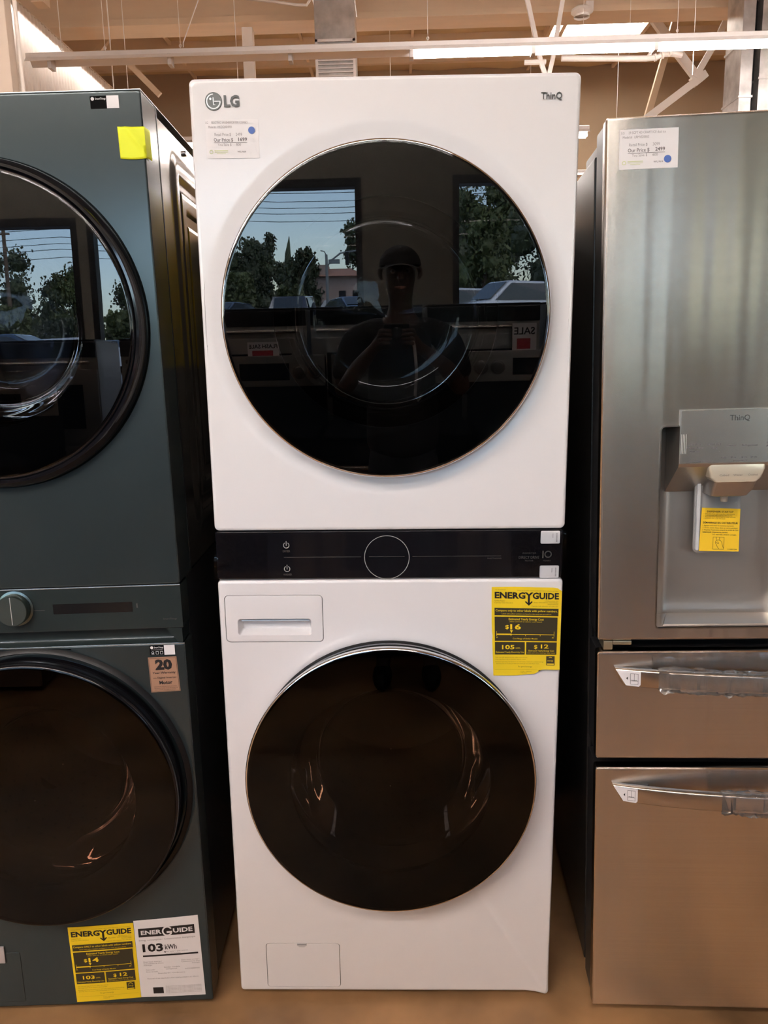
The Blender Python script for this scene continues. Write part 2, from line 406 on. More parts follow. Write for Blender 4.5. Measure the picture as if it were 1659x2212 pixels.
# galvanised ducts
GALV = mat('galvanised sheet', (.52, .50, .48), .38, .85, noise_amt=.25, noise_scale=6)
def duct(name, label, x0, x1, y0, z0, z1, seams):
    t = thing(name, label, 'duct', ((x0 + x1) / 2, y0 + .25, z0)); w = (x1 - x0) / 2
    MB().box(-w, w, -.25, .25, 0, z1 - z0, .006).build('duct_body', GALV, t)
    for s in seams: MB().box(-w - .012, w + .012, -.262, .262, s - .012, s + .012).build('seam_flange', GALV, t)
    return t, w
t, w = duct('air_duct', 'galvanised vertical air duct ending in a louvred grille above the white tower', -.885, -.405, 9.0, 4.35, 6.9, (1.15, 2.0))
GR = mat('white grille', (.74, .70, .68), .45)
g = MB()
for a, b_, c, d in ((-w, w, .68, .71), (-w, w, .02, .05), (-w, -w + .03, .02, .71), (w - .03, w, .02, .71)): g.box(a, b_, -.28, -.255, c, d)
g.build('grille_frame', GR, t)
for i in range(14): MB().bar((-w + .03, -.268, .09 + i * .043), (w - .03, -.268, .09 + i * .043), .022, .012).build('louvre', GR, t)
t, w = duct('air_duct', 'galvanised vertical duct at the right edge, above the refrigerator', 4.175, 4.32, 9.0, 0, 6.9, (4.3, 4.9, 5.7))
t2, w = duct('air_duct', 'second galvanised duct behind the right edge, across the dark gap', 4.40, 4.85, 9.0, 0, 6.9, (4.5, 5.4))
bl = MB().box(4.32, 4.40, 9.15, 9.3, 0, 6.9).build('dark_gap_strip', BLACKP); struct(bl)  # black strip standing in for the dark gap between the ducts

# ---------------------------------------------------------------- strip lights
HOUSM = mat('fixture enamel', (.80, .76, .73), .4)
LAMPM = mat('lit fluorescent tube', (1, 1, 1), .4, emit=TUBE_COL, estr=TUBE_STRENGTH)
DEADM = mat('tube socket', (.55, .52, .50), .5)
def tube_unit(parent, x, dy, z):
    return MB().cyl((x + .03, dy, z), (x + 1.21, dy, z), .019, n=8).build('tube', LAMPM, parent)
def strip(label, xa, xb, y, z, lit, wires, double=False, first=None):
    t = thing('strip_light', label, 'ceiling light', (xa, y, z), (0, 0, 0), 'fluorescent strip lights hung from the roof')
    L = xb - xa
    b = MB(); pr = [(-.02, .10), (.02, .10), (.055, .085), (.055, .045), (-.055, .045), (-.055, .085)]
    b.loops([[(0, p[0], p[1]) for p in pr], [(L, p[0], p[1]) for p in pr]], True, True, True).build('housing', HOUSM, t)
    b = MB(); pr = [(-.05, .048), (-.10, .0), (-.105, -.004), (-.098, -.004), (-.05, .043), (.05, .043), (.098, -.004), (.105, -.004), (.10, 0), (.05, .048)]
    b.loops([[(0, p[0], p[1]) for p in pr], [(L, p[0], p[1]) for p in pr]], True, True, True).build('reflector', HOUSM, t)
    n = int(L / 1.24 + .01); x = L - n * 1.24
    while x < L - 1.2:
        MB().box(x - .02, x + .02, -.06, .06, -.062, .045, .004).build('lamp_socket', DEADM, t)
        if lit(x + xa):
            for dy in ((-.045, .045) if double else (0,)): tube_unit(t, x + .0, dy, -.040)
        x += 1.24
    for wx in wires:
        MB().cyl((wx - xa, 0, .09), (wx - xa, 0, ZC - z + .05), .0035, n=6).build('hanger_wire', PIPEM, t)
        MB().lathe([(.010, -.003), (.016, 0), (.010, .003)], wx - xa, .13, 12).build('hanger_eye', PIPEM, t)
    return t
strip('long strip light across the back, lit tubes only on its right half', -3.73, 8.70 + .21, 7.5, 4.40, lambda x: x > .1, (-3.37, -2.92, -2.14, .40, 2.93, 6.2))
strip('added lit strip light overhead behind the appliance row, out of frame', -1.4, 7.26, 5.0, 4.95, lambda x: True, (0, 3, 5.5), True)  # unseen row, added to brighten the rear of the room
strip('lit strip light overhead above the appliance row', -5.0, 7.4, 1.6, 4.4, lambda x: True, (-4, 0, 4), True)
strip('lit strip light over the ranges behind the photographer', -7.2, 5.2, -4.5, 4.4, lambda x: x < -1.2, (-4, 0, 4), True)
strip('lit strip light over the near row of ranges', -6.2, 6.2, -3.5, 4.4, lambda x: x < .2, (-4, 0, 4), True)
pt = strip('lit strip light behind the ribbed partition', -3.72, 3.72, 9.4, 4.93, lambda x: True, ())
pt.location = (-4.17, 13.2, 5.07); pt.rotation_euler = (0, 0, -pi / 2)
strip('added lit strip light along the shop front wall', -6.2, 6.2, -5.9, 4.4, lambda x: x < .2, (-4, 0, 4), True)  # unseen row added to brighten the lower front of the white tower
strip('lit strip light near the rear, tube end showing between tower and refrigerator', -3.38, 2.84, 11.0, 4.42, lambda x: True, (-2, 0, 2), True)
strip('added lit strip light nearest the rear wall, hidden behind the towers', -3.3, 9.1, 14.0, 4.42, lambda x: x < 1 or x > 4.4, (0, 4, 8), True)  # hidden row added to brighten the back wall and ceiling
hw = thing('hanging_wire', 'thin pale wire dropping past the strip light behind the green tower', 'wire', (-2.75, 7.62, 2.4))
MB().cyl((0, 0, 0), (0, 0, 4.5), .004, n=6).build('wire', PIPEM, hw)
hw = thing('hanging_wire', 'thin pale wire dropping past the strip light left of the white post', 'wire', (-1.59, 7.64, 2.4))
MB().cyl((0, 0, 0), (0, 0, 4.5), .0045, n=6).build('wire', PIPEM, hw)
hw = thing('hanging_wire', 'pale wire dropping beside the ribbed partition, leftmost of the hanging wires', 'wire', (-2.905, 7.63, 2.4))
MB().cyl((0, 0, 0), (0, 0, 4.5), .006, n=6).build('wire', PIPEM, hw)
hw = thing('hanging_wire', 'thin pale wire beside the white roof brace above the refrigerator', 'wire', (3.15, 7.64, 2.4))
MB().cyl((0, 0, 1.75), (0, 0, 4.5), .004, n=6).build('wire', PIPEM, hw)
hw = thing('hanging_wire', 'slanting wire sling running down to the strip light from the beam', 'wire', (-2.14, 7.5, 4.5))
MB().tube([(0, .13, .06), (.0, .13, .10), (.24, .13, .62), (.5, .13, 1.2)], .006, 6).build('wire', PIPEM, hw)

# ================================================================ appliance helpers
def carve(o, cutters):
    """cut holes and grooves into a closed mesh for good"""
    for cb in cutters:
        c = cb.build('cut', None, None, 0)
        o.modifiers.clear(); md = o.modifiers.new('cut', 'BOOLEAN'); md.object = c; md.operation = 'DIFFERENCE'; md.solver = 'EXACT'
        dg = bpy.context.evaluated_depsgraph_get()
        me = bpy.data.meshes.new_from_object(o.evaluated_get(dg)); me.name = o.name
        o.modifiers.clear(); old = o.data; o.data = me; bpy.data.meshes.remove(old)
        cd_ = c.data; bpy.data.objects.remove(c); bpy.data.meshes.remove(cd_)
    me = o.data
    me.polygons.foreach_set('use_smooth', [True] * len(me.polygons)); me.set_sharp_from_angle(angle=radians(30))
    flatten(o)
    return o
def outline(x0, x1, z0, z1, r, step=.02, k=5):
    out = []
    P = rrect(x0, x1, z0, z1, r, k); n = len(P)
    for i in range(n):
        a = Vector(P[i]); b = Vector(P[(i + 1) % n]); m = max(1, int((b - a).length / step))
        for q in range(m): out.append(tuple(a.lerp(b, q / m)))
    return out
def front_panel(name, m, parent, x0, x1, z0, z1, y, th, r, bev, cx, cz, dish, cuts=(), warp=None):
    """enamel front with a round door opening; dish = [(radius, depth) ...] from the flat face inwards"""
    base = outline(x0, x1, z0, z1, r)
    w, h = x1 - x0, z1 - z0; mx, mz = (x0 + x1) / 2, (z0 + z1) / 2
    def ins(e): return [(mx + (p[0] - mx) * (1 - 2 * e / w), mz + (p[1] - mz) * (1 - 2 * e / h)) for p in base]
    L = [[(p[0], y + th, p[1]) for p in base], [(p[0], y + bev, p[1]) for p in base]]
    for t in (30, 60, 90):
        L.append([(p[0], y + bev * (1 - sin(radians(t))), p[1]) for p in ins(bev * (1 - cos(radians(t))))])
    L.append([(p[0], y, p[1]) for p in ins(bev + .0015)])
    an = [atan2(p[1] - cz, p[0] - cx) for p in base]
    for rr, d in dish: L.append([(cx + rr * cos(a), y + d, cz + rr * sin(a)) for a in an])
    L.append([(cx + dish[-1][0] * cos(a), y + th, cz + dish[-1][0] * sin(a)) for a in an])
    L.append(L[0])
    b = MB().loops(L); bmesh.ops.remove_doubles(b.bm, verts=b.bm.verts, dist=1e-6)
    if warp:
        for v in b.bm.verts: warp(v.co)
    o = b.build(name, m, None, 30)
    if cuts: carve(o, cuts)
    else: flatten(o)
    o.parent = parent
    return o
def ground(m_rot, x, y):
    """local height of the floor below a tilted machine"""
    return -(m_rot[2][0] * x + m_rot[2][1] * y) / m_rot[2][2]
def feet(t, rot, spots, top, z_off=0):
    R = Euler(rot).to_matrix()
    for x, y in spots:
        gz = ground(R, x, y)
        b = MB().cyl((x, y, gz + .0005), (x, y, gz + .012), .024, n=20).cyl((x, y, gz + .01), (x, y, top), .010, n=12)
        b.build('levelling_foot', BLACKP, t)
DRYGLASS = glassmat('dryer door glass', (.46, .48, .50), 1.68, wav=.06)
WASHGLASS = glassmat('washer door glass', (.12, .085, .065), 1.42, wav=.05)
BOWLGLASS = glassmat('bowl glass', (.12, .125, .13), 1.42)
WBOWL = glassmat('washer bowl glass', (.42, .36, .30), 1.5)
BOWLDARK = glassmat('smoked bowl glass', (.30, .32, .37), 1.48)
GASKET = mat('door gasket', (.10, .10, .105), .45)
def round_door(name, t, cx, cz, R, yf, glass, rim, ring_m, bowl_r, bowl_d, side, tilt=0, bowl=BOWLGLASS, plate=None):
    """rim with chrome edge, tinted pane, black surround, glass bowl; yf = face of the pane (negative, towards the room)"""
    prof = side + [(R + .0030, yf + .0115), (R + .0036, yf + .0085), (R + .0034, yf + .0060), (R + .0022, yf + .0030), (R + .0006, yf + .0010), (R - .0012, yf + .0006), (R - .004, yf + .004), (R - .006, yf + .012)]
    d = MB().lathe(prof, cx, cz, 144).build(name, ring_m, t, 40)
    MB().lathe([(R - .001, yf + .001), (R - .003, yf + .0001), (R - .006, yf), (.001, yf)], cx, cz, 144).build('glass_pane', glass, d, 40)
    MB().lathe([(R - .004, yf + .005), (bowl_r + .006, yf + .005), (bowl_r, yf + .010), (bowl_r, yf + .02)], cx, cz, 128).build('pane_surround', MATTE, d, 40)
    rb = bowl_r
    MB().lathe([(rb + .006, yf + .012), (rb - .003, yf + .030), (rb - .009, yf + .045), (rb - .018, yf + .07), (rb - .032, yf + bowl_d * .85), (rb - .05, yf + bowl_d), (rb * .55, yf + bowl_d * 1.06), (rb * .3, yf + bowl_d * 1.02), (.002, yf + bowl_d)], cx, cz, 112).build('glass_bowl', bowl, d, 50)
    return d
def drum(name, t, cx, cz, r, y0, y1, vanes=3, rot=.5):
    b = MB().lathe([(r - .04, y0 - .03), (r - .03, y0 - .01), (r, y0), (r, y1), (r * .9, y1 + .02), (r * .4, y1 + .035), (.002, y1 + .035)], cx, cz, 72)
    d = b.build(name, STEELDRUM, t, 40)
    MB().lathe([(r - .03, y0 - .012), (r - .045, y0 - .026), (r - .045, y0 - .05), (r - .02, y0 - .052), (r + .02, y0 - .05)], cx, cz, 96).build('door_gasket', GASKET, t, 50)
    for k in range(vanes):
        a = rot + 2 * pi * k / vanes
        L = []
        for q in range(7):
            y = y0 + .02 + (y1 - y0 - .04) * q / 6; hgt = .055 * sin(pi * (q + .6) / 7.2) ** .5
            row = []
            for s_, hh in ((-.22, 0), (-.12, .6), (0, 1), (.12, .6), (.22, 0)):
                rr = r - .002 - hgt * hh; aa = a + s_
                row.append((cx + rr * cos(aa), y, cz + rr * sin(aa)))
            L.append(row)
        MB().loops(L, close=False).build('drum_vane', STEELDRUM, d, 50)
    pr = Print(lambda u, v: (cx + (r - .0015) * cos(u), v, cz + (r - .0015) * sin(u)))
    for i in range(48):
        for j in range(9):
            u = 2 * pi * (i + (j % 2) * .5) / 48; v = y0 + .03 + (y1 - y0 - .06) * j / 8
            pr.poly([(u + .016 * cos(q * pi / 3), v + .0045 * sin(q * pi / 3)) for q in range(6)])
    o = pr.build('drum_holes', BLACKP, d); o['kind'] = 'stuff'
    return d

# ================================================================ white stacked washer and dryer
LROT = (.0175, .0105, 0)
T = thing('laundry_tower', 'white stacked washer and dryer tower with two round black glass doors, in the centre', 'laundry tower', (0, 0, 0), LROT)
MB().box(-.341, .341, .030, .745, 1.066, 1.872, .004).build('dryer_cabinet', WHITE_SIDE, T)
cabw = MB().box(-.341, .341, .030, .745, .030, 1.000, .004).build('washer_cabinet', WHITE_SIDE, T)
# hollow the cabinets so that the drums are inside real space
for nm, cz, r in (('dryer_cabinet', 1.482, .27), ('washer_cabinet', .557, .27)):
    o = bpy.data.objects[nm]; o.parent = None
    carve(o, [MB().cyl((-.002, -.05, cz), (-.002, .60, cz), r, n=72)]); o.parent = T
UC, LC = (-.002, 1.4825), (-.002, .5555)
front_panel('dryer_front', WHITE, T, -.343, .343, 1.0745, 1.8890, 0, .030, .010, .006, *UC,
            [(.338, .0), (.330, .0006), (.318, .003), (.306, .0062), (.296, .0075), (.27, .0075)])
drawer_hole = MB().prism(rrect(-.3312, -.1338, .8432, .9428, .009), -.02, .024)
filter_hole = MB().prism(rrect(-.2822, -.1184, .0255, .1390, .008), -.02, .012)
def lipwarp(c):
    if c.x > .305 and c.z < .06:
        k = min(1, (c.x - .305) / .030) * (1 - c.z / .06)
        c.z -= .005 * k; c.y -= .008 * k
front_panel('washer_front', WHITE, T, -.343, .343, .0150, .9730, 0, .030, .008, .006, *LC,
            [(.318, 0), (.308, .0003), (.298, .0015), (.290, .004), (.287, .006), (.27, .006)], [drawer_hole, filter_hole], lipwarp)
MB().lathe([(.2885, .0045), (.2872, .0), (.2855, -.002), (.2835, .002)], *LC, 128).build('door_seal_ring', BLACKP, T)
dd = round_door('dryer_door', T, *UC, .2955, -.0360, DRYGLASS, None, CHROME, .205, .12, [(.262, .012), (.282, .004), (.2945, -.018)])
wd = round_door('washer_door', T, *LC, .2925, -.0560, WASHGLASS, None, CHROME, .205, .15, [(.262, .014), (.2800, .006), (.2840, -.004), (.2870, -.020), (.2915, -.042)], bowl=WBOWL)
drum('dryer_drum', T, *UC, .255, .09, .56, 3, .9)
drum('washer_drum', T, *LC, .255, .10, .56, 3, pi / 2)
# control panel
cp = MB().box(-.3425, .3405, .0015, .030, .9745, 1.0728, .005, 3).build('control_panel', BLACKGL, T)
p = Print(flat(.0015)); p.ring(-.0048, 1.0187, .0440, .0013, 96); p.build('dial_ring', SILVERP, cp)
p = Print(flat(.0015)); p.rect(-.208, -.0555, 1.0199, 1.0207).rect(-.040, .0302, 1.0199, 1.0207).rect(.0457, .220, 1.0199, 1.0207); p.build('printed_lines', DIMP, cp)
p = Print(flat(.0015))
for zc in (1.0448, .9965):
    p.ring(-.2026, zc, .0055, .0014, 32, 118, 422).rect(-.2033, -.2019, zc - .001, zc + .0085)
p.build('power_symbols', SILVERP, cp)
p = Print(flat(.0015))
p.text('DRYER', -.2098, -.1955, 1.0308, .0042).text('WASHER', -.2105, -.1935, .9828, .0042)
p.text('Hold 3 seconds', .193, .2205, 1.0140, .0032)
p.text('INVERTER', .262, .2885, 1.0238, .0032).text('DIRECT DRIVE', .2545, .2945, 1.0140, .0056, .01).text('MOTOR', .267, .283, 1.0086, .0030)
p.rect(.3005, .3030, 1.0150, 1.0300).ring(.3118, 1.0228, .0061, .0022, 40).text('YEARS', .302, .317, 1.0085, .0030)
p.build('printed_text', DIMP, cp)
def qr_sticker(z0, z1):
    st = MB().prism(rrect(.2962, .3337, z0, z1, .0025), .0008, .0014).build('code_sticker', PAPER, cp); lab(st, 'small white sticker')
    q = Print(flat(.0008)); [q.rect(.3262, .3288, z0 + .0035 + k * .0026, z0 + .0052 + k * .0026) for k in range(7)]; q.rect(.3195, .3205, z0 + (z1 - z0) * .45, z0 + (z1 - z0) * .8)
    q.build('printed_text', INKL, st)
qr_sticker(1.0445, 1.0700); qr_sticker(.9745, .9998)
# crumpled ends of the protective film on the panel
FILM = glassmat('clear film', (.93, .93, .93), 1.28, .08)
def film(side):
    b = MB()
    def f(u, v):
        x = (.345 - u * .105); z = .9775 + v * .092
        e = max(0, 1 - u * 2.2)
        yy = -.0014 - e * .006 * abs(noise.noise(Vector((u * 5, v * 4, 3 * side)))) - .0022 * abs(noise.noise(Vector((u * 14 + side, v * 9 + u * 4, 1.3))))
        if u < .08: x += .007 * abs(noise.noise(Vector((v * 6, side * 2.0, 0)))) * (1 - u / .08)
        return (side * x - .001, yy, z)
    b.grid(f, 30, 22); return b.build('protective_film', FILM, T, 60)
film(1); film(-1)
# detergent drawer with its pull recess
def drawer():
    o = rrect(-.3300, -.1350, .8444, .9416, .008); hx = rrect(-.3055, -.1583, .8590, .8922, .006)
    hin = rrect(-.3010, -.1600, .8640, .8900, .004)
    def ins(P, e): 
        cx_ = sum(p[0] for p in P) / len(P); cz_ = sum(p[1] for p in P) / len(P)
        return [(p[0] + (e if p[0] < cx_ else -e), p[1] + (e if p[1] < cz_ else -e)) for p in P]
    L = [[(p[0], .022, p[1]) for p in o], [(p[0], .0005, p[1]) for p in o], [(p[0], -.0005, p[1]) for p in ins(o, .0008)],
         [(p[0], -.0007, p[1]) for p in ins(o, .002)], [(p[0], -.0007, p[1]) for p in ins(hx, -.001)], [(p[0], .0002, p[1]) for p in hx], [(p[0], .013, p[1]) for p in hin], [(p[0], .019, p[1]) for p in ins(hin, .002)]]
    return MB().loops(L, True, False, True).build('detergent_drawer', WHITE, T, 30)
dr = drawer()
MB().box(-.300, -.161, .004, .012, .8845, .8895, .002).build('drawer_pull', mat('silver plastic', (.62, .66, .70), .25, .6), dr)
fc = MB().prism(rrect(-.2810, -.1196, .0268, .1378, .007), -.0002, .010, .0008).build('filter_cover', WHITE, T, 30)
MB().prism([(-.2130, .1382), (-.2130, .1335), (-.2075, .1290), (-.1965, .1290), (-.1910, .1335), (-.1910, .1382)], -.0012, .004, .0006).build('cover_latch', mat('latch shade', (.55, .54, .54), .4), fc)
MB().box(-.2120, -.1920, -.0016, -.0010, .1350, .1368).build('latch_slot', mat('slot shade', (.20, .20, .21), .4), fc)
# badge
bd = MB().lathe([(.0150, -.0002), (.0150, -.0010), (.0144, -.0014), (.0001, -.0014)], -.3000, 1.8512, 48).build('round_badge', mat('badge grey', (.10, .105, .10), .38, .4), T, 20)
LOGOM = mat('badge relief', (.80, .79, .78), .25, .6)
p = Print(flat(-.0014, .0002))
p.ring(-.3000, 1.8512, .0117, .0017, 48, 90, 360).rect(-.2975 - .0012, -.2883, 1.8506, 1.8519)
p.rect(-.3008, -.2995, 1.8450, 1.8575).rect(-.3008, -.2968, 1.8450, 1.8462).disc(-.3052, 1.8553, .0019)
p.build('badge_relief', LOGOM, bd)
BADGEL = mat('badge letter metal', (.075, .075, .072), .4, .3)
def letters(t, x0, x1, z, h, bold, y, name, m, parent):
    pr = Print(flat(y, .0011)); pr.text(t, x0, x1, z, h, bold); o = pr.build(name, m, parent)
    md = o.modifiers.new('depth', 'SOLIDIFY'); md.thickness = .0011; md.offset = 1
    return o
letters('LG', -.2815, -.2545, 1.8425, .0176, .035, 0, 'brand_letters', BADGEL, T)
letters('ThinQ', .2735, .3098, 1.8455, .0112, .008, 0, 'model_letters', BADGEL, T)
feet(T, LROT, [(-.30, .05), (.30, .05), (-.30, .70), (.30, .70)], .035)
# yellow hang label on the left side of the tower, mirrored by the green tower's flank
sl = thing('side_label', 'yellow label sheet on the hidden left side of the white tower', 'label', (0, 0, 0), LROT)
MB().box(-.3425, -.3412, .36, .70, 1.38, 1.78).build('sheet', YELLOWP, sl)

# price card on the white tower
def price_card(name, label, tower, rot, loc, c, lines, dot, code):
    t = thing(name, label, 'price card', loc, rot)
    cd = Card(*c, y=-.0006, bulge=lambda u, v: .0006 * sin(pi * u))
    cd.sheet('card', PAPER, t, 6, 5)
    f = cd.fm(.0005)
    p = Print(f); p.text(lines[0], *lines[1], .885, .062); p.text(lines[2], .055, lines[3], .775, .062)
    p.text('Retail Price $', .165, .475, .575, .075).text(lines[4], .565, .685, .575, .075)
    p.text('You Save $', .215, .475, .315, .070).text(lines[6], .565, .655, .315, .070)
    p.build('printed_text', INKL, t)
    p = Print(f); p.text('Our Price $', .145, .510, .430, .092, .006).text(lines[5], .610, .775, .440, .090, .018)
    p.rect(.145, .775, .395, .405, 4); p.text(code, .585, .745, .145, .045); p.build('printed_price', INKG, t)
    p = Print(f); p.ring(.085, .165, .030, .012, 24, sz=1.45); p.rect(.145, .405, .185, .205).rect(.145, .405, .150, .162).rect(.19, .36, .115, .128)
    p.build('printed_logo', INKGRN, t)
    ds = Print(cd.fm(.0009)); ds.disc(dot[0], dot[1], .063, 32, 1.5); ds.build('blue_dot', BLUE, t)
    return t
price_card('price_card', 'white price card reading 1699 on the white tower under its round badge', T, LROT, (0, 0, 0),
           ((-.3165, 1.8223), (-.2225, 1.8213), (-.2228, 1.7572), (-.3162, 1.7577)),
           ('LG     ELECTRIC WASHER/DRYER COMBO', (.005, .80), 'Model #   WKEX200HWA', .50, '2499', '1699', '800'), (.868, .715), 'WFL19608')

# energy label on the white tower
EROT = LROT
def energy_label(name, label, loc, rot, c, y, bulge, edge, price, kwh, gas, compare, maker, title_m, wide=1.0):
    t = thing(name, label, 'energy label', loc, rot)
    cd = Card(*c, y=y, bulge=bulge); cd.sheet('sheet', YELLOWP, t, 16, 20, edge)
    f = cd.fm(.0007)
    p = Print(f)
    p.text('ENERG', .040, .480, .874, .066, .038).text('GUIDE', .583, .960, .874, .066, .038).text('Y', .468, .594, .874, .066, .038)
    p.rect(.515, .545, .815, .885).poly([(.53, .795), (.585, .836), (.572, .846), (.53, .815), (.488, .846), (.475, .836)])
    o = p.build('title_text', title_m, t)
    p = Print(f)
    p.rect(.035, .960, .683, .766, 10).rect(.035, .950, .398, .668, 10).rect(.035, .478, .243, .385, 5).rect(.500, .950, .243, .385, 5)
    p.rect(.80, .925, .125, .225); p.build('printed_blocks', mat('label black', (.035, .028, .012), .5), t)
    p = Print(cd.fm(.0011))
    p.text(compare, .05, .945, .728, .022, .012).text('Labels with yellow numbers are based on the same test procedures.', .14, .86, .697, .012)
    p.text('Estimated Yearly Energy Cost', .24, .75, .632, .024, .012).text('(when used with an electric water heater)', .255, .725, .610, .012)
    p.text('$', .190, .242, .535, .042, .020).text(price, .262, .420, .530, .056, .026)
    p.poly([(.258, .518), (.302, .518), (.280, .488)])
    p.rect(.060, .285, .465, .480, 2).rect(.285, .905, .469, .475, 5).rect(.058, .064, .452, .508).rect(.902, .908, .452, .508)
    for x in (.27, .485, .70): p.rect(x, x + .006, .453, .47)
    p.text('$5', .055, .080, .432, .015).text('$40', .875, .905, .432, .015).text('Cost Range of Similar Models', .30, .665, .417, .016, .008)
    p.text(kwh, .14, .325, .305, .046, .022).text('kWh', .345, .41, .308, .018).text('Estimated Yearly Electricity Use', .05, .465, .263, .018, .008)
    p.text('$', .615, .665, .312, .042, .02).text(gas, .715, .83, .316, .044, .024).text('Estimated Yearly Energy Cost', .535, .915, .280, .018, .008).text('(when used with a natural gas water heater)', .52, .93, .258, .010)
    p.ring(.862, .178, .036, .006, 24, 20, 160, 1.0).text('energy', .818, .905, .168, .018).rect(.81, .915, .132, .145)
    p.build('yellow_text', YELLOWP, t)
    p = Print(f)
    p.text('U.S. Government', .05, .20, .963, .010).text('Federal law prohibits removal of this label before consumer purchase.', .36, .95, .958, .010)
    p.text('Clothes Washer', .035, .19, .840, .013).text('Capacity Class: Standard', .035, .30, .818, .013)
    p.text(maker[0], .76, .955, .845, .012).text(maker[1], .60, .955, .826, .012).text(maker[2], .80, .955, .808, .012).text('Capacity (tub volume): 4.5 cubic feet', .57, .955, .786, .012)
    p.text('Your cost will depend on your utility rates and use.', .04, .52, .205, .012).text('Cost range based only on standard capacity models.', .04, .50, .183, .012)
    p.text('Estimated operating cost based on six wash loads a week and a national average', .04, .76, .155, .012).text('electricity cost of 12 cents per kWh and natural gas cost of $1.09 per therm.', .05, .70, .134, .012)
    p.text('ftc.gov/energy', .38, .59, .098, .018); p.rect(.03, .97, .070, .0715, 6); p.text('P/No. MEZ64', .42, .58, .045, .010).text('MEZ67', .42, .52, .028, .010)
    p.build('small_print', INKOL, t)
    return t
def eb(u, v): return .0016 + .0030 * sin(pi * v) * (u - .3) ** 2 + .010 * max(0, v - .80) / .2 * max(0, u - .45) * 1.6 + .004 * max(0, .06 - v) / .06 * max(0, u - .9) * 10
def eedge(u, v):
    uu, vv = u, v
    if v > .93: vv = v - (v - .93) / .07 * (.028 * max(0, (u - .35) / .3) if u < .65 else .055 if u < .72 else .09)
    if u < .04 and .5 < v < .6: uu = u + .008
    if u > .93 and v < .05: vv = v + .035 * (u - .93) / .07 * (1 - v / .05)
    if v < .02 and u < .3: vv = v + .008 * (1 - u / .3)
    uu += .012 * sin(pi * v * 1.4) * (1 - u) * -1 * .6
    return uu, vv
energy_label('energy_label', 'yellow energy label priced $16, curling off the white tower', (0, 0, 0), LROT,
             ((.2020, .9590), (.3405, .9550), (.3405, .7700), (.2075, .7700)), -.0012, eb, eedge, '16', '105', '12',
             'Compare only to other labels with yellow numbers.', ('LG Electronics, Inc.', 'Models: WKEX200HWA; WKEX200HBA;', 'WKEX200HGA'), INK)

# ================================================================ dark green stacked tower on the left
SLOC, SROT = (-.3984, -.0278, 0), (-.008, -.008, .0279)
S = thing('laundry_tower', 'dark green stacked washer and dryer tower cut off by the left edge', 'laundry tower', SLOC, SROT)
SW = -.660
SUC, SLC = (-.3205, 1.4790), (-.3150, .5420)
front_panel('dryer_front', GREEN, S, SW, 0, .9735, 1.8830, 0, .100, .004, .003, *SUC, [(.304, .0), (.300, .004), (.27, .004)])
front_panel('washer_front', GREEN, S, SW, 0, .0200, .8490, 0, .060, .004, .003, *SLC, [(.312, 0), (.306, .003), (.300, .008), (.27, .008)])
MB().lathe([(.309, .004), (.303, -.003), (.298, -.006), (.294, .002)], *SLC, 128).build('door_seal_ring', BLACKP, S)
SGL = glassmat('green tower dryer glass', (.42, .43, .47), 1.68, wav=.06)
SWG = glassmat('green tower washer glass', (.14, .09, .07), 1.42, wav=.05)
round_door('dryer_door', S, *SUC, .2800, -.030, SGL, None, BLACKGL, .185, .12, [(.270, .010), (.300, .004), (.3015, -.008), (.2985, -.020), (.2905, -.0295), (.286, -.0298), (.2835, -.026)], bowl=BOWLDARK)
round_door('washer_door', S, *SLC, .2860, -.050, SWG, None, BLACKGL, .20, .15, [(.262, .014), (.288, .004), (.2915, -.010), (.2895, -.030)], bowl=WBOWL)
MB().box(SW + .002, -.003, .11, .74, .975, 1.868).build('dryer_cabinet', GRAPHITE, S)
MB().box(SW + .002, -.003, .065, .74, .03, .972, .003).build('washer_cabinet', mat('dark side paint', (.018, .018, .02), .35, .2), S)
for nm, c in (('dryer_cabinet.001', SUC), ('washer_cabinet.001', SLC)):
    o = bpy.data.objects[nm]; o.parent = None
    carve(o, [MB().cyl((c[0], -.05, c[1]), (c[0], .60, c[1]), .27, n=72)]); o.parent = S
drum('dryer_drum', S, *SUC, .25, .115, .56, 3, .2)
drum('washer_drum', S, *SLC, .25, .115, .56, 3, .8)
def stamped():
    def sd(y, z, y0, y1, z0, z1, r):
        qx = abs(y - (y0 + y1) / 2) - (y1 - y0) / 2 + r; qz = abs(z - (z0 + z1) / 2) - (z1 - z0) / 2 + r
        return -(min(max(qx, qz), 0) + hypot(max(qx, 0), max(qz, 0)) - r)
    def ss(a, b, x): 
        t = min(1, max(0, (x - a) / (b - a))); return t * t * (3 - 2 * t)
    def f(u, v):
        y = .102 + .638 * u; z = .978 + .888 * v
        d = sd(y, z, .185, .72, 1.03, 1.835, .05)
        h = .006 * ss(0, .03, d) - .010 * ss(.050, .058, d) + .008 * ss(.066, .076, d) - .010 * ss(.112, .120, d) + .007 * ss(.128, .138, d)
        return (-.002 + h, y, z)
    return MB().grid(f, 130, 120).build('stamped_side', GRAPHITE, S, 60)
stamped()
MB().box(-.0035, .0006, .0975, .1025, .975, 1.880).build('side_seam', BLACKP, S)
sc = MB().cyl((-.002, .33, 1.852), (.004, .33, 1.852), .006, n=14).build('side_screw', CHROME, S)
MB().box(SW, .0, .0, .745, 1.8825, 1.8850, .001).build('top_plate', mat('pale edge steel', (.60, .62, .62), .3, .8), S)
cp2 = MB().box(SW, -.0005, .001, .060, .8815, .9705, .002).build('control_panel', GREENGL, S)
MB().box(SW, -.0005, -.0012, .004, .9700, .9722, .0006).build('trim_line', mat('silver edge', (.55, .58, .58), .25, .8), S)
MB().box(SW, -.004, .022, .060, .8510, .8800, .001).build('grip_recess', GREENGL, S)
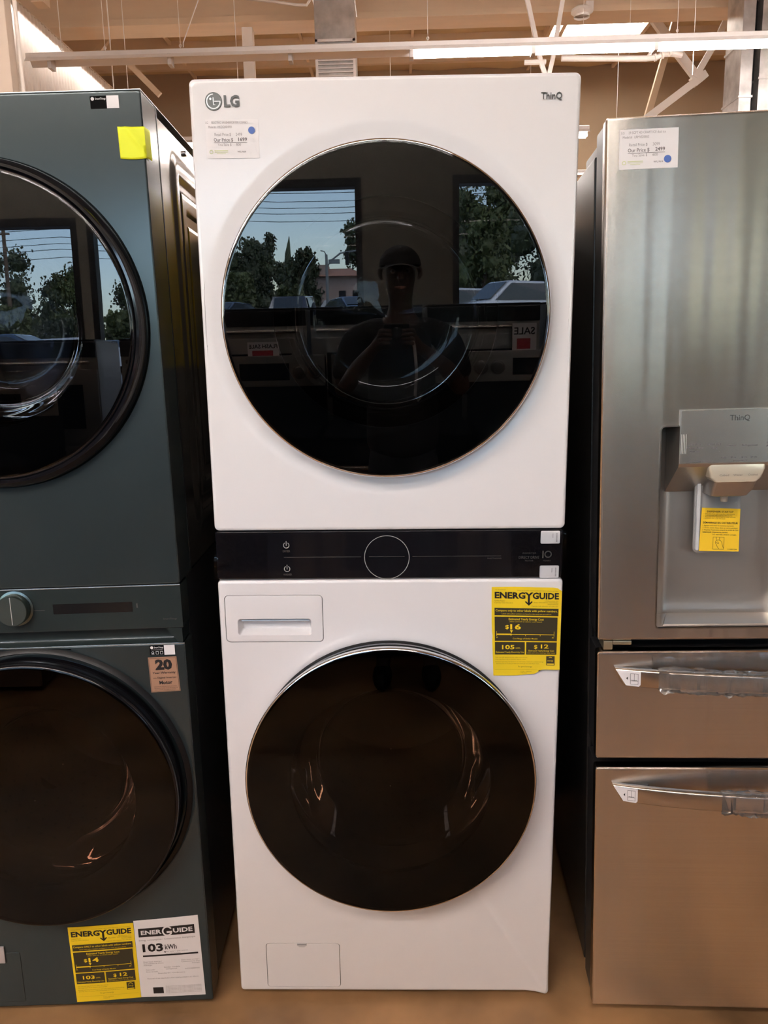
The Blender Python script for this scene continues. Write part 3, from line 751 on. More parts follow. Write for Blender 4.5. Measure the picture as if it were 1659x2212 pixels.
MB().loops([[(SW, .0225, .856), (SW, .004, .8505), (SW, .022, .8500)], [(-.014, .0225, .856), (-.014, .004, .8505), (-.014, .022, .8500)]], True, True, True).build('grip_lip', GREENGL, S)
MB().box(SW, -.014, .0195, .0222, .8552, .8568).build('grip_line', mat('silver edge'), S)
MB().box(SW, -.0005, -.0008, .003, .8480, .8500, .0006).build('trim_line', mat('silver edge'), S)
MB().loops([[(-.014, .021, .851), (-.014, .021, .880), (-.035, .021, .880), (-.014, .001, .880), (-.003, .001, .880), (-.003, .021, .851)][:3] + [(-.014, .001, .851)]] and [[(-.013, .0215, .851), (-.0035, .0215, .851), (-.0035, .001, .851), (-.013, .001, .851)], [(-.034, .0215, .8810), (-.0035, .0215, .8810), (-.0035, .001, .8810), (-.034, .001, .8810)]], True, True, True).build('grip_end', GREENGL, S)
# dial
kn = MB().lathe([(.036, .002), (.036, -.001), (.0315, -.002), (.0310, -.018), (.0295, -.0205), (.001, -.0205)], -.331, .9325, 64).build('dial', mat('spun dial metal', (.16, .20, .19), .24, .9, aniso=.6), cp2)
p = Print(flat(-.0206, .0002)); p.rect(-.3317, -.3303, .905, .961); p.build('dial_mark', LOGOM, kn)
p = Print(flat(.001)); p.rect(-.2570, -.0985, .9180, .9385, 2); p.build('display_window', mat('display glass', (.010, .010, .011), .12), cp2)
p = Print(flat(.001)); p.rect(-.0905, -.0880, .926, .935).rect(-.2965, -.2735, .9262, .9272); p.text('SmartThings', -.0395, -.0120, .8995, .0035); p.build('printed_text', DIMP, cp2)
def app_sticker(x0, x1, z0, z1, icons):
    st = MB().prism(rrect(x0, x1, z0, z1, .0012, 3), -.0008, -.0002).build('app_sticker', MATTE, S); lab(st, 'black and white app sticker')
    xm = x0 + (x1 - x0) * .575
    q = Print(flat(-.0008, .0003)); q.rect(xm, x1, z0, z1)
    q.disc(x0 + .0045, z1 - .0048, .0030, 20)
    h = z1 - z0
    q.text('SmartThings', x0 + .0092, xm - .0015, z1 - .0062, .0032, .01)
    if icons:
        q.rect(x0 + .003, xm - .003, z1 - .0098, z1 - .0094)
        for k in range(3):
            cx_ = x0 + .006 + k * .0088
            if k == 0: q.ring(cx_, z0 + .0052, .0022, .0008, 16).rect(cx_ - .003, cx_ + .003, z0 + .0018, z0 + .0026)
            else: q.rect(cx_ - .0028, cx_ + .0028, z0 + .0018, z0 + .0024).rect(cx_ - .0028, cx_ + .0028, z0 + .0074, z0 + .008).rect(cx_ - .0028, cx_ - .0022, z0 + .0018, z0 + .008).rect(cx_ + .0022, cx_ + .0028, z0 + .0018, z0 + .008)
    q.build('white_print', PAPER, st)
app_sticker(-.0905, -.0395, 1.8532, 1.8742, False)
app_sticker(-.0715, -.0208, .8258, .8465, True)
wst = Card((-.0767, .8208), (-.0190, .8214), (-.0162, .7476), (-.0757, .7457), y=-.0005)
ws = wst.sheet('warranty_sticker', COPPER, S, 2, 2); lab(ws, 'copper foil sticker reading 20 Year Warranty')
p = Print(wst.fm(.0005)); p.text('20', .23, .82, .655, .265, .055); p.text('Year Warranty', .11, .91, .525, .06, .012).text('on Digital Inverter', .12, .92, .385, .05, .006).text('Motor', .31, .76, .225, .095, .03)
p.text('Limited warranty covers parts only. Certain limitations', .12, .90, .145, .026).text('and exclusions may apply. See the full warranty in the', .12, .93, .100, .026).text('owners manual for more details on the terms.', .12, .86, .055, .026)
p.build('printed_text', INK, ws)
p = Print(wst.fm(.0005))
for a, b_, c, d in ((.02, .98, .965, .972), (.02, .98, .018, .025), (.02, .03, .02, .97), (.97, .98, .02, .97)): p.rect(a, b_, c, d)
p.build('printed_border', INK, ws)
# pump filter door at the lower left
fdr = MB().prism(rrect(SW + .02, -.4115, .0340, .1560, .003), -.0012, .004, .001).build('filter_cover', GREEN, S)
MB().box(-.520, -.4430, -.0050, -.0005, .1330, .1735, .002).build('silver_tag', mat('silver tag', (.55, .53, .55), .4, .5), S)
feet(S, SROT, [(-.05, .06), (-.61, .06), (-.05, .70), (-.61, .70)], .035)

# fluorescent note folded round the corner of the green tower
nt_ = thing('sticky_note', 'fluorescent yellow sticky note folded round the corner of the green tower', 'sticky note', SLOC, SROT)
def note_f(u, v):
    a = -.0460 + .0012 * v + u * .0812; z = 1.8222 - v * .0540 - (.002 * sin(u * 5)) * v
    z += -.0010 * sin(u * pi) * (1 - v)
    crease = .0022 * max(0, 1 - abs((u - .18 - v * .5)) / .09)
    if a <= .0015: return (a, -.0014 - crease - .0012 * u * v, z)
    return (.0016 + .0010 * (a - .0015) / .03, -.0014 + (a - .0015) * 1.0, z)
b = MB().grid(note_f, 24, 12); nto = b.build('note_sheet', NOTE, nt_, 50, fix=False); md = nto.modifiers.new('thickness', 'SOLIDIFY'); md.thickness = .0003; md.offset = -1

# the two paper sheets low on the green tower
energy_label('energy_label', 'yellow energy label priced $14 low on the green tower', SLOC, SROT,
             ((-.3018, .2130), (-.1598, .2190), (-.1580, .0340), (-.2995, .0275)), -.0010, lambda u, v: .0008 * sin(pi * u), None, '14', '103', '12',
             'Compare ONLY to other labels with yellow numbers.', ('Electronics Co.', 'Models: WF53BB8700', 'WF53BB'), INK)
ct = thing('energy_label', 'white energy label reading 103 kWh low on the green tower', 'energy label', SLOC, SROT)
cd = Card((-.1590, .2235), (-.0190, .2330), (-.0160, .0356), (-.1578, .0342), y=-.0008, bulge=lambda u, v: .0008 * sin(pi * u)); cd.sheet('sheet', PAPER, ct, 8, 8)
f = cd.fm(.0006)
p = Print(f); p.rect(.06, .93, .785, .895, 6); p.text('103', .10, .42, .595, .095, .035).text('kWh', .45, .63, .610, .060, .012)
p.rect(.095, .95, .528, .548, 6); p.poly([(.425, .585), (.465, .585), (.445, .565)]); p.build('printed_blocks', INK, ct); p = Print(f); p.rect(.20, .36, .045, .125); p.build('printed_mark', INK, ct)
p = Print(cd.fm(.0009)); p.text('ENER', .10, .42, .815, .052, .03).text('UIDE', .60, .90, .815, .052, .03).ring(.51, .840, .070, .024, 40, 30, 330, .75).rect(.50, .585, .815, .838); p.build('white_text', PAPER, ct)
p = Print(f); p.text('Energy consumption / Consommation énergétique', .06, .93, .735, .020, .008)
p.text('per year / par année', .45, .80, .575, .016).text('This model / Ce modèle', .45, .68, .552, .012)
for (t_, a, b_, z) in (('Uses least energy /', .09, .38, .455), ('Consomme le moins', .09, .40, .432), ("d'énergie", .09, .22, .410), ('Uses most energy /', .68, .96, .455), ('Consomme le plus', .68, .96, .432), ("d'énergie", .84, .96, .410),
                       ('Similar models', .40, .65, .375), ('compared', .43, .60, .352), ('Standard / Ordinaire', .30, .72, .300), ('Model number', .12, .26, .35), ('Numéro du modèle', .12, .30, .325), ('WF53BB8700', .72, .95, .340), ('Removal of this label before first retail purchase is an offence', .13, .92, .235)):
    p.text(t_, a, b_, z, .015)
for k in range(6): p.text('Energy performance of this model is certified by the standards', .40, .95, .13 - k * .017, .011)
p.build('small_print', INKL, ct)

# ================================================================ stainless refrigerator on the right
FLOC, FROT = (.4256, -.0619, 0), (-.0177, -.0108, -.0517)
F = thing('refrigerator', 'stainless steel french door refrigerator cut off by the right edge', 'refrigerator', FLOC, FROT)
FW = .908
LINER = mat('door liner plastic', (.022, .021, .022), .35, spec=.4)
MB().box(.004, FW - .004, .124, .800, .045, 1.775, .004).build('cabinet', FRSIDE, F)
MB().box(.012, FW - .012, .104, .126, .06, 1.765).build('door_gaskets', BLACKP, F)
def skin(name, x0, x1, z0, z1, cuts=()):
    o = MB().box(x0, x1, 0, .030, z0, z1, .0065, 3).build(name, STEEL, None, 30)
    if cuts: carve(o, cuts)
    o.parent = F
    return o
def liner(par, x0, x1, z0, z1, cuts=()):
    o = MB().box(x0 + .003, x1 - .003, .028, .103, z0 + .003, z1 - .003, .004).build('door_liner', LINER, None, 30)
    if cuts: carve(o, cuts)
    o.parent = par; return o
DX0, DX1, DZ0, DZ1 = .1108, .3890, .8755, 1.2665
cut = lambda: MB().prism(rrect(DX0, DX1, DZ0, DZ1, .007), -.02, .0955)
left = skin('fridge_door', 0, .4525, .8500, 1.8110, [cut()]); liner(left, 0, .4525, .8500, 1.8110, [cut()])
right = skin('fridge_door', .4555, FW, .8500, 1.8110); liner(right, .4555, FW, .8500, 1.8110)
d1 = skin('freezer_drawer', 0, FW, .6005, .8273); liner(d1, 0, FW, .6005, .8273)
d2_ = skin('freezer_drawer', 0, FW, .0330, .5814); liner(d2_, 0, FW, .0330, .5814)
# dispenser
disp = MB()
def cav(u, v):
    x = DX0 + (DX1 - DX0) * u; z = DZ0 + .0015 + (DZ1 - DZ0 - .003) * v
    e = min(u, 1 - u) * (DX1 - DX0)
    k = min(1, e / .045); y = .0885 * sqrt(max(0, 1 - (1 - k) ** 2.2)) + .0012
    return (x, y, z)
disp.grid(cav, 56, 4)
fl = [cav(i / 56, 0) for i in range(57)]; tp = [cav(i / 56, 1) for i in range(57)]
disp.loops([[(p[0], .0012, p[2]) for p in fl], fl], close=False); disp.loops([[(p[0], .0012, p[2]) for p in tp], tp], close=False)
RECM = mat('dispenser steel', (.50, .465, .43), .34, .9)
rec = disp.build('dispenser_recess', RECM, left, 40)
tr = MB().loops([[(x, y, DZ0 + .0020) for x, y in q] for q in [[(.125, .006), (.375, .006), (.350, .080), (.150, .080)]]] + [[(x, y, DZ0 + .0050) for x, y in [(.128, .008), (.372, .008), (.348, .078), (.152, .078)]]] + [[(x, y, DZ0 + .0035) for x, y in [(.135, .012), (.365, .012), (.342, .073), (.158, .073)]]], True, False, True).build('drip_tray', RECM, left)
b = MB()
fr_o = rrect(DX0 - .0022, DX1 + .0022, DZ0 - .0022, DZ1 + .0022, .009); fr_i = rrect(DX0 + .0006, DX1 - .0006, DZ0 + .0006, DZ1 - .0006, .0065)
b.loops([[(p[0], .0005, p[1]) for p in fr_o], [(p[0], -.0016, p[1]) for p in fr_o], [(p[0], -.0016, p[1]) for p in fr_i], [(p[0], .006, p[1]) for p in fr_i]]).build('recess_trim', STEELSM, left)
PX0, PX1 = .1432, .3566
hs = MB().loops([[(x, -.0050, 1.2970), (x, -.0050, 1.1965), (x, -.0010, 1.1900), (x, .0860, 1.1300), (x, .0860, 1.2640), (x, .0012, 1.2655), (x, .0, 1.2970)] for x in (PX0, PX1)], True, True, True).build('display_housing', RECM, left, 20)
DISPM = mat('display steel', (.58, .55, .51), .26, .95, aniso=.6)
dpn = MB().prism(rrect(PX0 + .001, PX1 - .001, 1.1975, 1.2960, .002), -.0066, -.0045, .0006).build('display_panel', DISPM, left)
p = Print(flat(-.0066, .0003)); p.text('ThinQ', .2320, .2680, 1.2758, .0102, .006)
p.build('model_letters', BADGEL, dpn)
p = Print(flat(-.0066, .0003))
for t_, xc, z, h in (('Ice Plus', .1715, 1.2310, .0036), ('Water Filter', .1715, 1.2245, .0040), ('Hold 3sec.', .1715, 1.2185, .003), ('Smart Grid', .2055, 1.2310, .0036), ('Wi-Fi', .2055, 1.2240, .0036), ('Freezer', .2375, 1.2280, .0036), ('Refrigerator', .2700, 1.2280, .0036), ('Fresh Air', .3110, 1.2315, .0036), ('Air Filter', .3110, 1.2255, .0036), ('Lock', .3110, 1.2195, .0034),
                     ('4 oz.', .2240, 1.2060, .003), ('8 oz.', .2420, 1.2060, .003), ('16 oz.', .2600, 1.2060, .003), ('24 oz.', .2780, 1.2060, .003), ('Measured Fill', .2535, 1.2000, .003), ('Hold to lock / Control', .1800, 1.2000, .003)):
    w_ = len(t_) * h * .66; p.text(t_, xc - w_ / 2, xc + w_ / 2, z, h)
p.build('printed_text', INKG, dpn)
p = Print(flat(-.0066, .0003))
for k in range(4): p.rect(.1455 + k * .0028, .1466 + k * .0028, 1.2160, 1.2520)
p.build('film_lines', mat('pale print', (.60, .57, .53), .4), dpn)
def loft(secs, name, m, par): return MB().loops(secs, True, True, True).build(name, m, par, 25)
def sec(x0, x1, y0, y1, z, r=.006):
    return [(a, b_, z) for a, b_ in rrect(x0, x1, y0, y1, r, 4)]
NZ = mat('dispenser button panel', (.72, .66, .52), .22, .3)
nz = loft([sec(.1985, .3030, -.0030, .060, 1.1935), sec(.1990, .3025, -.0040, .060, 1.1850), sec(.2040, .2960, -.0030, .060, 1.1680), sec(.2120, .2890, -.0005, .060, 1.1600)], 'nozzle_panel', NZ, left)
p = Print(lambda x, z: (x, -.0052 + max(0, 1.185 - z) * .09, z)); 
for t_, xc in (('Cubed', .2270), ('Water', .2520), ('Crushed', .2790)): p.text(t_, xc - .0085, xc + .0085, 1.1720, .0036)
p.build('printed_text', INKG, nz)
loft([sec(.2120, .2890, .0005, .066, 1.1600), sec(.2105, .2865, .010, .068, 1.1440), sec(.2105, .2795, .018, .070, 1.1310), sec(.2190, .2720, .024, .066, 1.1285)], 'nozzle_body', RECM, left)
MB().cyl((.2430, .040, 1.1300), (.2430, .040, 1.1165), .0075, .0065, 20).build('water_spout', mat('spout plastic', (.45, .36, .28), .3), left)
PADM = glassmat('smoky clear plastic', (.62, .63, .64), 1.45, .05)
padd = MB().prism([(x, z) for x, z in rrect(.1965, .2850, 1.0080, 1.1600, .010)], .066, .072, .002).build('dispenser_paddle', mat('grey paddle plastic', (.40, .385, .37), .3, .2), left, 40)
MB().prism(rrect(.1985, .2060, 1.0150, 1.1500, .003), .058, .070, .002).build('paddle_rib', mat('paddle rib plastic', (.62, .62, .62), .3, .1), padd)
# yellow instruction tag on the paddle
tg = thing('instruction_tag', 'yellow instruction tag stuck inside the refrigerator water dispenser', 'tag', FLOC, FROT)
cd = Card((.2090, 1.1010), (.2825, 1.0975), (.2815, 1.0125), (.2050, 1.0150), y=.0600, bulge=lambda u, v: .004 * v * v); cd.sheet('sheet', mat('yellow tag paper', (.90, .56, .012), .5), tg, 6, 8)
f = cd.fm(.0006); p = Print(f)
p.text('DISPENSER STARTUP', .14, .82, .900, .040, .012)
for k, (a, b_) in enumerate(((.06, .86), (.06, .80), (.06, .88), (.06, .62))): p.text('1. Press the lever with a cup for a few seconds', a, b_, .855 - k * .036, .022)
p.text('DÉMARRAGE DU DISTRIBUTEUR', .05, .95, .640, .042, .016)
for k, (t_, b_) in enumerate((('1. Appuyez sur le levier et maintenez la pression', .85), ("2. Faites couler l'eau dans un verre pendant", .95), ("3. Répétez l'opération jusqu'à la sortie de l'eau", .97))): p.text(t_, .05, b_, .580 - k * .050, .030)
p.text('REMARQUE : Déversez les premiers', .06, .70, .425, .030, .008).text('10 verres avant usage.', .32, .93, .375, .030)
p.text('MBM6', .72, .95, .040, .022)
p.rect(.335, .62, .325, .332).rect(.335, .62, .045, .052).rect(.335, .342, .045, .332).rect(.613, .62, .045, .332)
for pts in ([(.40, .22), (.42, .25), (.47, .262), (.53, .25), (.56, .21), (.575, .15), (.61, .075)], [(.40, .22), (.405, .185), (.43, .15), (.455, .10), (.50, .055)], [(.425, .215), (.46, .18), (.49, .175)], [(.455, .225), (.49, .19)], [(.42, .33), (.43, .262)], [(.50, .33), (.50, .262)]):
    for a, b_ in zip(pts, pts[1:]):
        d = (Vector(b_) - Vector(a)); nn = Vector((-d.y, d.x)).normalized() * .004
        p.poly([Vector(a) - nn, Vector(b_) - nn, Vector(b_) + nn, Vector(a) + nn])
p.build('printed_text', INK, tg)
cl = MB().grid(lambda u, v: (.214 + .062 * u, .0575 - .004 * abs(noise.noise(Vector((u * 4, v * 3, 2)))), 1.083 + .045 * v), 8, 8).build('clear_tape', FILM, tg, 60)

# drawer handles
def handle(par, z0, h, x0, x1, wrap_from, seed):
    cx = (x0 + x1) / 2; hw = (x1 - x0) / 2; n = 40; L = []
    def fy(x): return -(.010 + .052 * max(0, 1 - ((x - cx) / hw) ** 2) ** .9)
    def sect(x, g=0, nz=None, slant=0):
        y = fy(x); out = []
        for i, (a, b_) in enumerate(rrect(y - g, y + .017 + g, z0 - g, z0 + h + g, .004 + g, 3)):
            dx = slant * (1 - (b_ - z0) / h)
            dn = nz(i, x) if nz else 0
            out.append((x + dx, a - dn * (1 if a < y + .008 else -.3), b_ + (dn if b_ > z0 + h / 2 else -dn)))
        return out
    for i in range(n + 1):
        x = x0 + (x1 - x0) * i / n; e = i / n
        L.append(sect(x, 0, None, .018 * max(0, 1 - e * 8) - .018 * max(0, 1 - (1 - e) * 8)))
    hd = MB().loops(L, True, True, True).build('handle', STEELH, par, 40)
    for sx, s in ((x0, 1), (x1, -1)):
        MB().loops([[(sx + s * .002, .001, z0 + h - .002), (sx + s * .018, .001, z0 + .002), (sx + s * .075, .001, z0 + .004), (sx + s * .075, .001, z0 + h - .004)], [(sx + s * .002, -.009, z0 + h - .002), (sx + s * .018, -.009, z0 + .002), (sx + s * .060, -.014, z0 + .004), (sx + s * .060, -.014, z0 + h - .004)]], True, True, True).build('handle_end', LINER, hd)
    # crinkled offsets for the plastic wrap
    rnd = random.Random(seed); off = [rnd.uniform(-20, 20) for _ in range(3)]
    def nz(i, x): return .0018 + .0075 * abs(noise.noise(Vector((x * 42 + off[0], i * 1.3 + off[1], 0)))) + .004 * noise.noise(Vector((x * 120, i * 2.1 + off[2], 5)))
    W = []; xa = wrap_from; xb = x1 - .08; m = 110
    for i in range(m + 1):
        x = xa + (xb - xa) * i / m
        if i == 0: W.append(sect(x + 0, .001))
        else: W.append([(p[0] + (.014 * noise.noise(Vector((k * .7, seed, 1))) if i < 3 else 0), p[1], p[2]) for k, p in enumerate(sect(x, .001, nz))])
    w_ = MB().loops(W, True).build('plastic_wrap', WRAP, hd, 25); lab(w_, 'crinkled clear plastic wrap')
    # sticker on the end
    def sm(x, z): return (x, fy(x) - .0008, z)
    st = MB(); zt, zb = z0 + h - .003, z0 + .004
    pts = [(x0 + .0075, zt), (x0 + .046, zt), (x0 + .046, zb + .003), (x0 + .043, zb - .001), (x0 + .021, zb), (x0 + .0145, zb + .012)]
    pts[0] = (x0 + .0015, zt); pts[4] = (x0 + .0195, zb); pts[5] = (x0 + .012, zb + .012); fr_ = [sm(*q) for q in pts]; st.loops([[(a, b_ + .0007, c) for a, b_, c in fr_], fr_], True, False, True)
    so = st.build('door_sticker', PAPER, hd); lab(so, 'white sticker with a refrigerator pictogram')
    p = Print(lambda x, z: (x, fy(x) - .0012, z)); ax = x0 + .025; zc = z0 + h * .52
    p.poly([(ax - .0055, zc), (ax - .0025, zc - .0032), (ax - .0025, zc + .0032)])
    q0, q1, r0, r1 = ax + .002, ax + .0165, zc - .0115, zc + .0105
    for a, b_, c, d in ((q0, q1, r0, r0 + .0006), (q0, q1, r1 - .0006, r1), (q0, q0 + .0006, r0, r1), (q1 - .0006, q1, r0, r1), (q0, q1, zc - .0050, zc - .0044), ((q0 + q1) / 2 - .0003, (q0 + q1) / 2 + .0003, zc - .0044, r1), (q0 + .002, q1 - .002, zc - .0036, zc - .0026)): p.rect(a, b_, c, d)
    p.build('pictogram', INK, so)
STEELH = mat('handle steel', (.60, .53, .46), .26, 1, aniso=.5)
WRAP = glassmat('crinkled wrap', (.97, .96, .95), 1.55, .06, milk=.08)
handle(d1, .7605, .0360, .033, FW - .033, .112, 3)
handle(d2_, .5140, .0355, .033, FW - .033, .235, 8)
for x, s in ((.4150, 1), (.4930, 1)):
    par = left if x < .45 else right
    MB().box(x - .012, x + .012, -.058, -.036, .98, 1.70, .006, 3).box(x - .009, x + .009, -.040, .003, 1.00, 1.03).box(x - .009, x + .009, -.040, .003, 1.65, 1.68).build('door_handle', STEELH, par)
# hinges
HG = mat('hinge cover plastic', (.10, .095, .09), .4, .2)
for x in (.012, FW - .092): MB().box(x, x + .08, .020, .27, 1.774, 1.800, .005).build('hinge_cover', HG, F)
MB().box(.012, .030, .004, .050, .8300, .8480, .002).box(.030, .066, .002, .040, .8405, .8488, .002).build('door_hinge', mat('zinc hinge', (.62, .56, .40), .3, .9), F)
feet(F, FROT, [(.06, .16), (FW - .06, .16), (.06, .74), (FW - .06, .74)], .05)
MB().box(.02, FW - .02, .09, .13, .022, .055).build('toe_grille', BLACKP, F)
price_card('price_card', 'white price card reading 2499 at the top of the refrigerator door', F, FROT, FLOC,
           ((.0238, 1.7890), (.1253, 1.7885), (.1254, 1.7225), (.0236, 1.7228)),
           ('LG     29 SCFT 4D CRAFT ICE dual ice', (.03, .78), 'Model #   LRMVS3006S', .50, '3099', '2499', '600'), (.822, .225), 'WFL19614')

# ================================================================ shop front behind the photographer (seen in the door glass)
WF = mat('shop front paint', (.16, .15, .12), .75)
FRM = mat('window frame metal', (.02, .02, .022), .4, .3)
PANE = glassmat('shop window glass', (.86, .88, .88), 1.45)
WINS = [(-7.3, -2.47), (-2.36, -.315), (.670, 2.95), (3.25, 7.8)]
ZB, ZT, YW = .45, 2.97, -6.8
b = MB(); b.box(X0, X1, YW - .12, YW + .12, 0, ZB).box(X0, X1, YW - .12, YW + .12, ZT, ZC + .5)
xs = [X0] + [v for w_ in WINS for v in w_] + [X1]
for a, c in zip(xs[0::2], xs[1::2]): b.box(a, c, YW - .12, YW + .12, ZB, ZT)
struct(b.build('wall_front', WF, None, 0))
for i, (a, c) in enumerate(WINS):
    wfm = MB().box(a, a + .07, YW - .05, YW + .125, ZB, ZT).box(c - .07, c, YW - .05, YW + .125, ZB, ZT).box(a + .07, c - .07, YW - .05, YW + .125, ZT - .09, ZT).box(a + .07, c - .07, YW - .05, YW + .125, ZB, ZB + .09).build('window_%d' % (i + 1), FRM); struct(wfm)
    nd = max(1, round((c - a) / 2.4))
    for k in range(1, nd): MB().box(a + (c - a) * k / nd - .03, a + (c - a) * k / nd + .03, YW - .04, YW + .04, ZB + .09, ZT - .09).build('mullion', FRM, wfm)
    pn = MB().grid(lambda u, v: (a + .07 + (c - a - .14) * u, YW, ZB + .09 + (ZT - ZB - .18) * v), 1, 1).build('glass_pane', PANE, wfm)
    ld = bpy.data.lights.new('daylight_portal', 'AREA'); ld.shape = 'RECTANGLE'; ld.size = c - a - .14; ld.size_y = ZT - ZB - .18; ld.cycles.is_portal = True
    lo = bpy.data.objects.new('daylight_portal', ld); COL.objects.link(lo); lo.location = ((a + c) / 2, YW + .02, (ZB + ZT) / 2); lo.rotation_euler = (pi / 2, 0, 0)

# ranges in two rows across the aisle
RST = mat('range steel', (.42, .40, .38), .3, .9)
RBK = mat('range black glass', (.01, .01, .012), .12)
KNB = mat('knob metal', (.20, .19, .18), .3, .8)
def cooker(name, label, loc, zb, guard, group):
    t = thing(name, label, 'range', loc, (0, 0, 0), group)
    MB().box(-.378, .378, -.64, -.03, zb + .02, zb + .905, .004).build('body', RST if not guard else RBK, t)
    MB().box(-.376, .376, -.63, 0, zb + .905, zb + .918, .003).build('cooktop', RBK, t)
    d = MB().box(-.374, .374, -.03, .0, zb + .22, zb + .72, .005).build('oven_door', RST, t)
    MB().box(-.27, .27, -.002, .003, zb + .32, zb + .62).build('oven_window', RBK, d)
    MB().cyl((-.33, .035, zb + .765), (.33, .035, zb + .765), .013, n=12).bar((-.32, 0, zb + .765), (-.32, .035, zb + .765), .02).bar((.32, 0, zb + .765), (.32, .035, zb + .765), .02).build('handle', STEELSM, d)
    MB().box(-.374, .374, -.03, .0, zb + .03, zb + .20, .005).build('drawer', RST, t)
    if guard:
        gp = MB().box(-.372, .372, -.66, -.60, zb + .918, zb + 1.285, .006).build('backguard', RBK, t)
        MB().box(-.370, .370, -.602, -.594, zb + 1.115, zb + 1.288, .004).build('control_fascia', RST, gp)
        MB().box(-.12, .165, -.596, -.592, zb + 1.150, zb + 1.245).build('display', RBK, gp)
        for x in (-.30, -.205, .225, .315):
            MB().lathe([(.042, 0), (.040, .010), (.030, .012), (.027, .032), (.001, .034)], x, zb + 1.195, 24).build('knob', KNB, gp).location = (0, -.594, 0)
    else:
        MB().box(-.374, .374, -.03, .004, zb + .80, zb + .90, .006).build('control_fascia', RBK, t)
    return t
for i, x in enumerate((-2.66, -1.885, -.745, .033, .81, 1.60)):
    cooker('kitchen_range', ['range with backguard in the near row, leftmost', 'range with backguard in the near row, second from left', 'range with backguard in the near row, left of the photographer', 'range with backguard in the near row, behind the photographer', 'range with backguard in the near row, right of the photographer', 'range with backguard in the near row, rightmost'][i], (x, -2.15, 0), 0, True, 'ranges across the aisle')
pl = MB().box(-3.2, 3.2, -4.4, -3.42, 0, .645).build('display_riser', mat('riser board', (.20, .12, .07), .5)); tag(pl, 'brown display riser carrying the back row of ranges', 'plinth')
for i, x in enumerate((-2.70, -1.86, -.945, -.165, .62, 1.42)):
    cooker('kitchen_range', ['range on the riser, leftmost of the back row', 'range on the riser, second from left', 'range on the riser, third from left, with a sale card', 'range on the riser, fourth from left', 'range on the riser, fifth from left', 'range on the riser, rightmost of the back row'][i], (x, -3.5, .646), 0, False, 'ranges across the aisle')
def sign(x0, x1, z0, z1, t_, label, y=-3.44):
    s_ = thing('sale_card', label, 'sale sign', (0, 0, 0))
    MB().box(x0, x1, y - .004, y, z0, z1).build('card', PAPER, s_)
    pr = Print(lambda x, z: (x1 + x0 - x, y + .001, z)); h = z1 - z0
    pr.text(t_, x0 + .01, x1 - .01, z0 + h * .62, h * .24, .02); pr.build('printed_text', INK, s_)
    pr = Print(lambda x, z: (x1 + x0 - x, y + .001, z)); pr.rect(x0 + .04, x1 - .03, z0 + h * .12, z0 + h * .48); pr.build('red_block', mat('red print', (.45, .02, .03), .5), s_)
sign(-.96, -.75, 1.24, 1.345, 'FLASH SALE', 'white flash sale card on the back row of ranges'); sign(.80, .96, 1.24, 1.43, 'SALE', 'white sale card with a red block on the back row of ranges'); sign(-.36, -.27, 1.24, 1.315, 'SALE', 'small white sale card on the back row of ranges')

# ---------------------------------------------------------------- outside: lot, trees, cars, street
ASPH = mat('asphalt', (.10, .10, .105), .8, noise_amt=.2, noise_scale=.6)
b = MB().grid(lambda u, v: (-70 + 140 * u, -7.1 - 80 * v, -.15 + 1.1 * min(1, max(0, (v * 80 - 1.5) / 7))), 4, 80); gr = b.build('parking_lot', ASPH); struct(gr)
LEAF = mat('leaf green', (.045, .060, .026), .6, noise_amt=.6, noise_scale=.6)
LEAF2 = mat('light leaf green', (.075, .095, .03), .6, noise_amt=.5, noise_scale=.7)
BARK = mat('bark', (.12, .085, .06), .8)
def tree(label, x, y, ztop, w, m=LEAF, n=7000, gap=.0, shape=1.0, zlow=1.2, name='tree', blobs=22):
    t = thing(name, label, 'tree', (x, y, .95), (0, 0, 0), 'trees beyond the parking lot')
    H = ztop - .95; rnd = random.Random(int(x * 100) + int(ztop * 10)); b = MB()
    cs = [(rnd.uniform(-.40, .40) * w, rnd.uniform(-.35, .35) * w, zlow + (H - zlow) * (.12 + .75 * (i + .5) / blobs)) for i in range(blobs)]
    for i in range(n):
        cx_, cy_, cz_ = rnd.choice(cs); r = w * rnd.uniform(.12, .40) * (1 - .5 * ((cz_ - zlow) / (H - zlow)) ** shape)
        a = rnd.uniform(0, 2 * pi); e = math.asin(rnd.uniform(-1, 1)); k = rnd.uniform(.35, 1.1)
        p = Vector((cx_ + r * k * cos(a) * cos(e), cy_ + r * k * sin(a) * cos(e), min(H, cz_ + r * k * sin(e) * 1.2)))
        s_ = rnd.uniform(.04, .12); q = Euler((rnd.uniform(0, 6), rnd.uniform(0, 6), rnd.uniform(0, 6))).to_matrix()
        vs = [b.bm.verts.new(p + q @ Vector(c_) * s_) for c_ in ((-1, -.6, 0), (1, -.6, 0), (1.1, .6, 0), (-.9, .7, 0))]; b.bm.faces.new(vs)
    o = b.build('foliage', m, t, 0, fix=False); o['kind'] = 'stuff'
    if gap < .5:
        for i in range(blobs):
            c_ = cs[i]; r = w * .17 * (1 - .5 * ((c_[2] - zlow) / (H - zlow)))
            bm_ = bmesh.new(); bmesh.ops.create_icosphere(bm_, subdivisions=2, radius=r)
            me = bpy.data.meshes.new('inner_foliage'); 
            for v in bm_.verts: v.co = v.co * (1 + .25 * noise.noise(v.co * 2 / r + Vector((i, x, 0)))) + Vector(c_)
            bm_.to_mesh(me); bm_.free(); me.materials.append(m); oo = bpy.data.objects.new('inner_foliage', me); COL.objects.link(oo); oo.parent = t
    MB().tube([(0, 0, 0), (.1, 0, H * .35), (0, .1, H * .7)], [.22, .16, .07], 8).build('trunk', BARK, t)
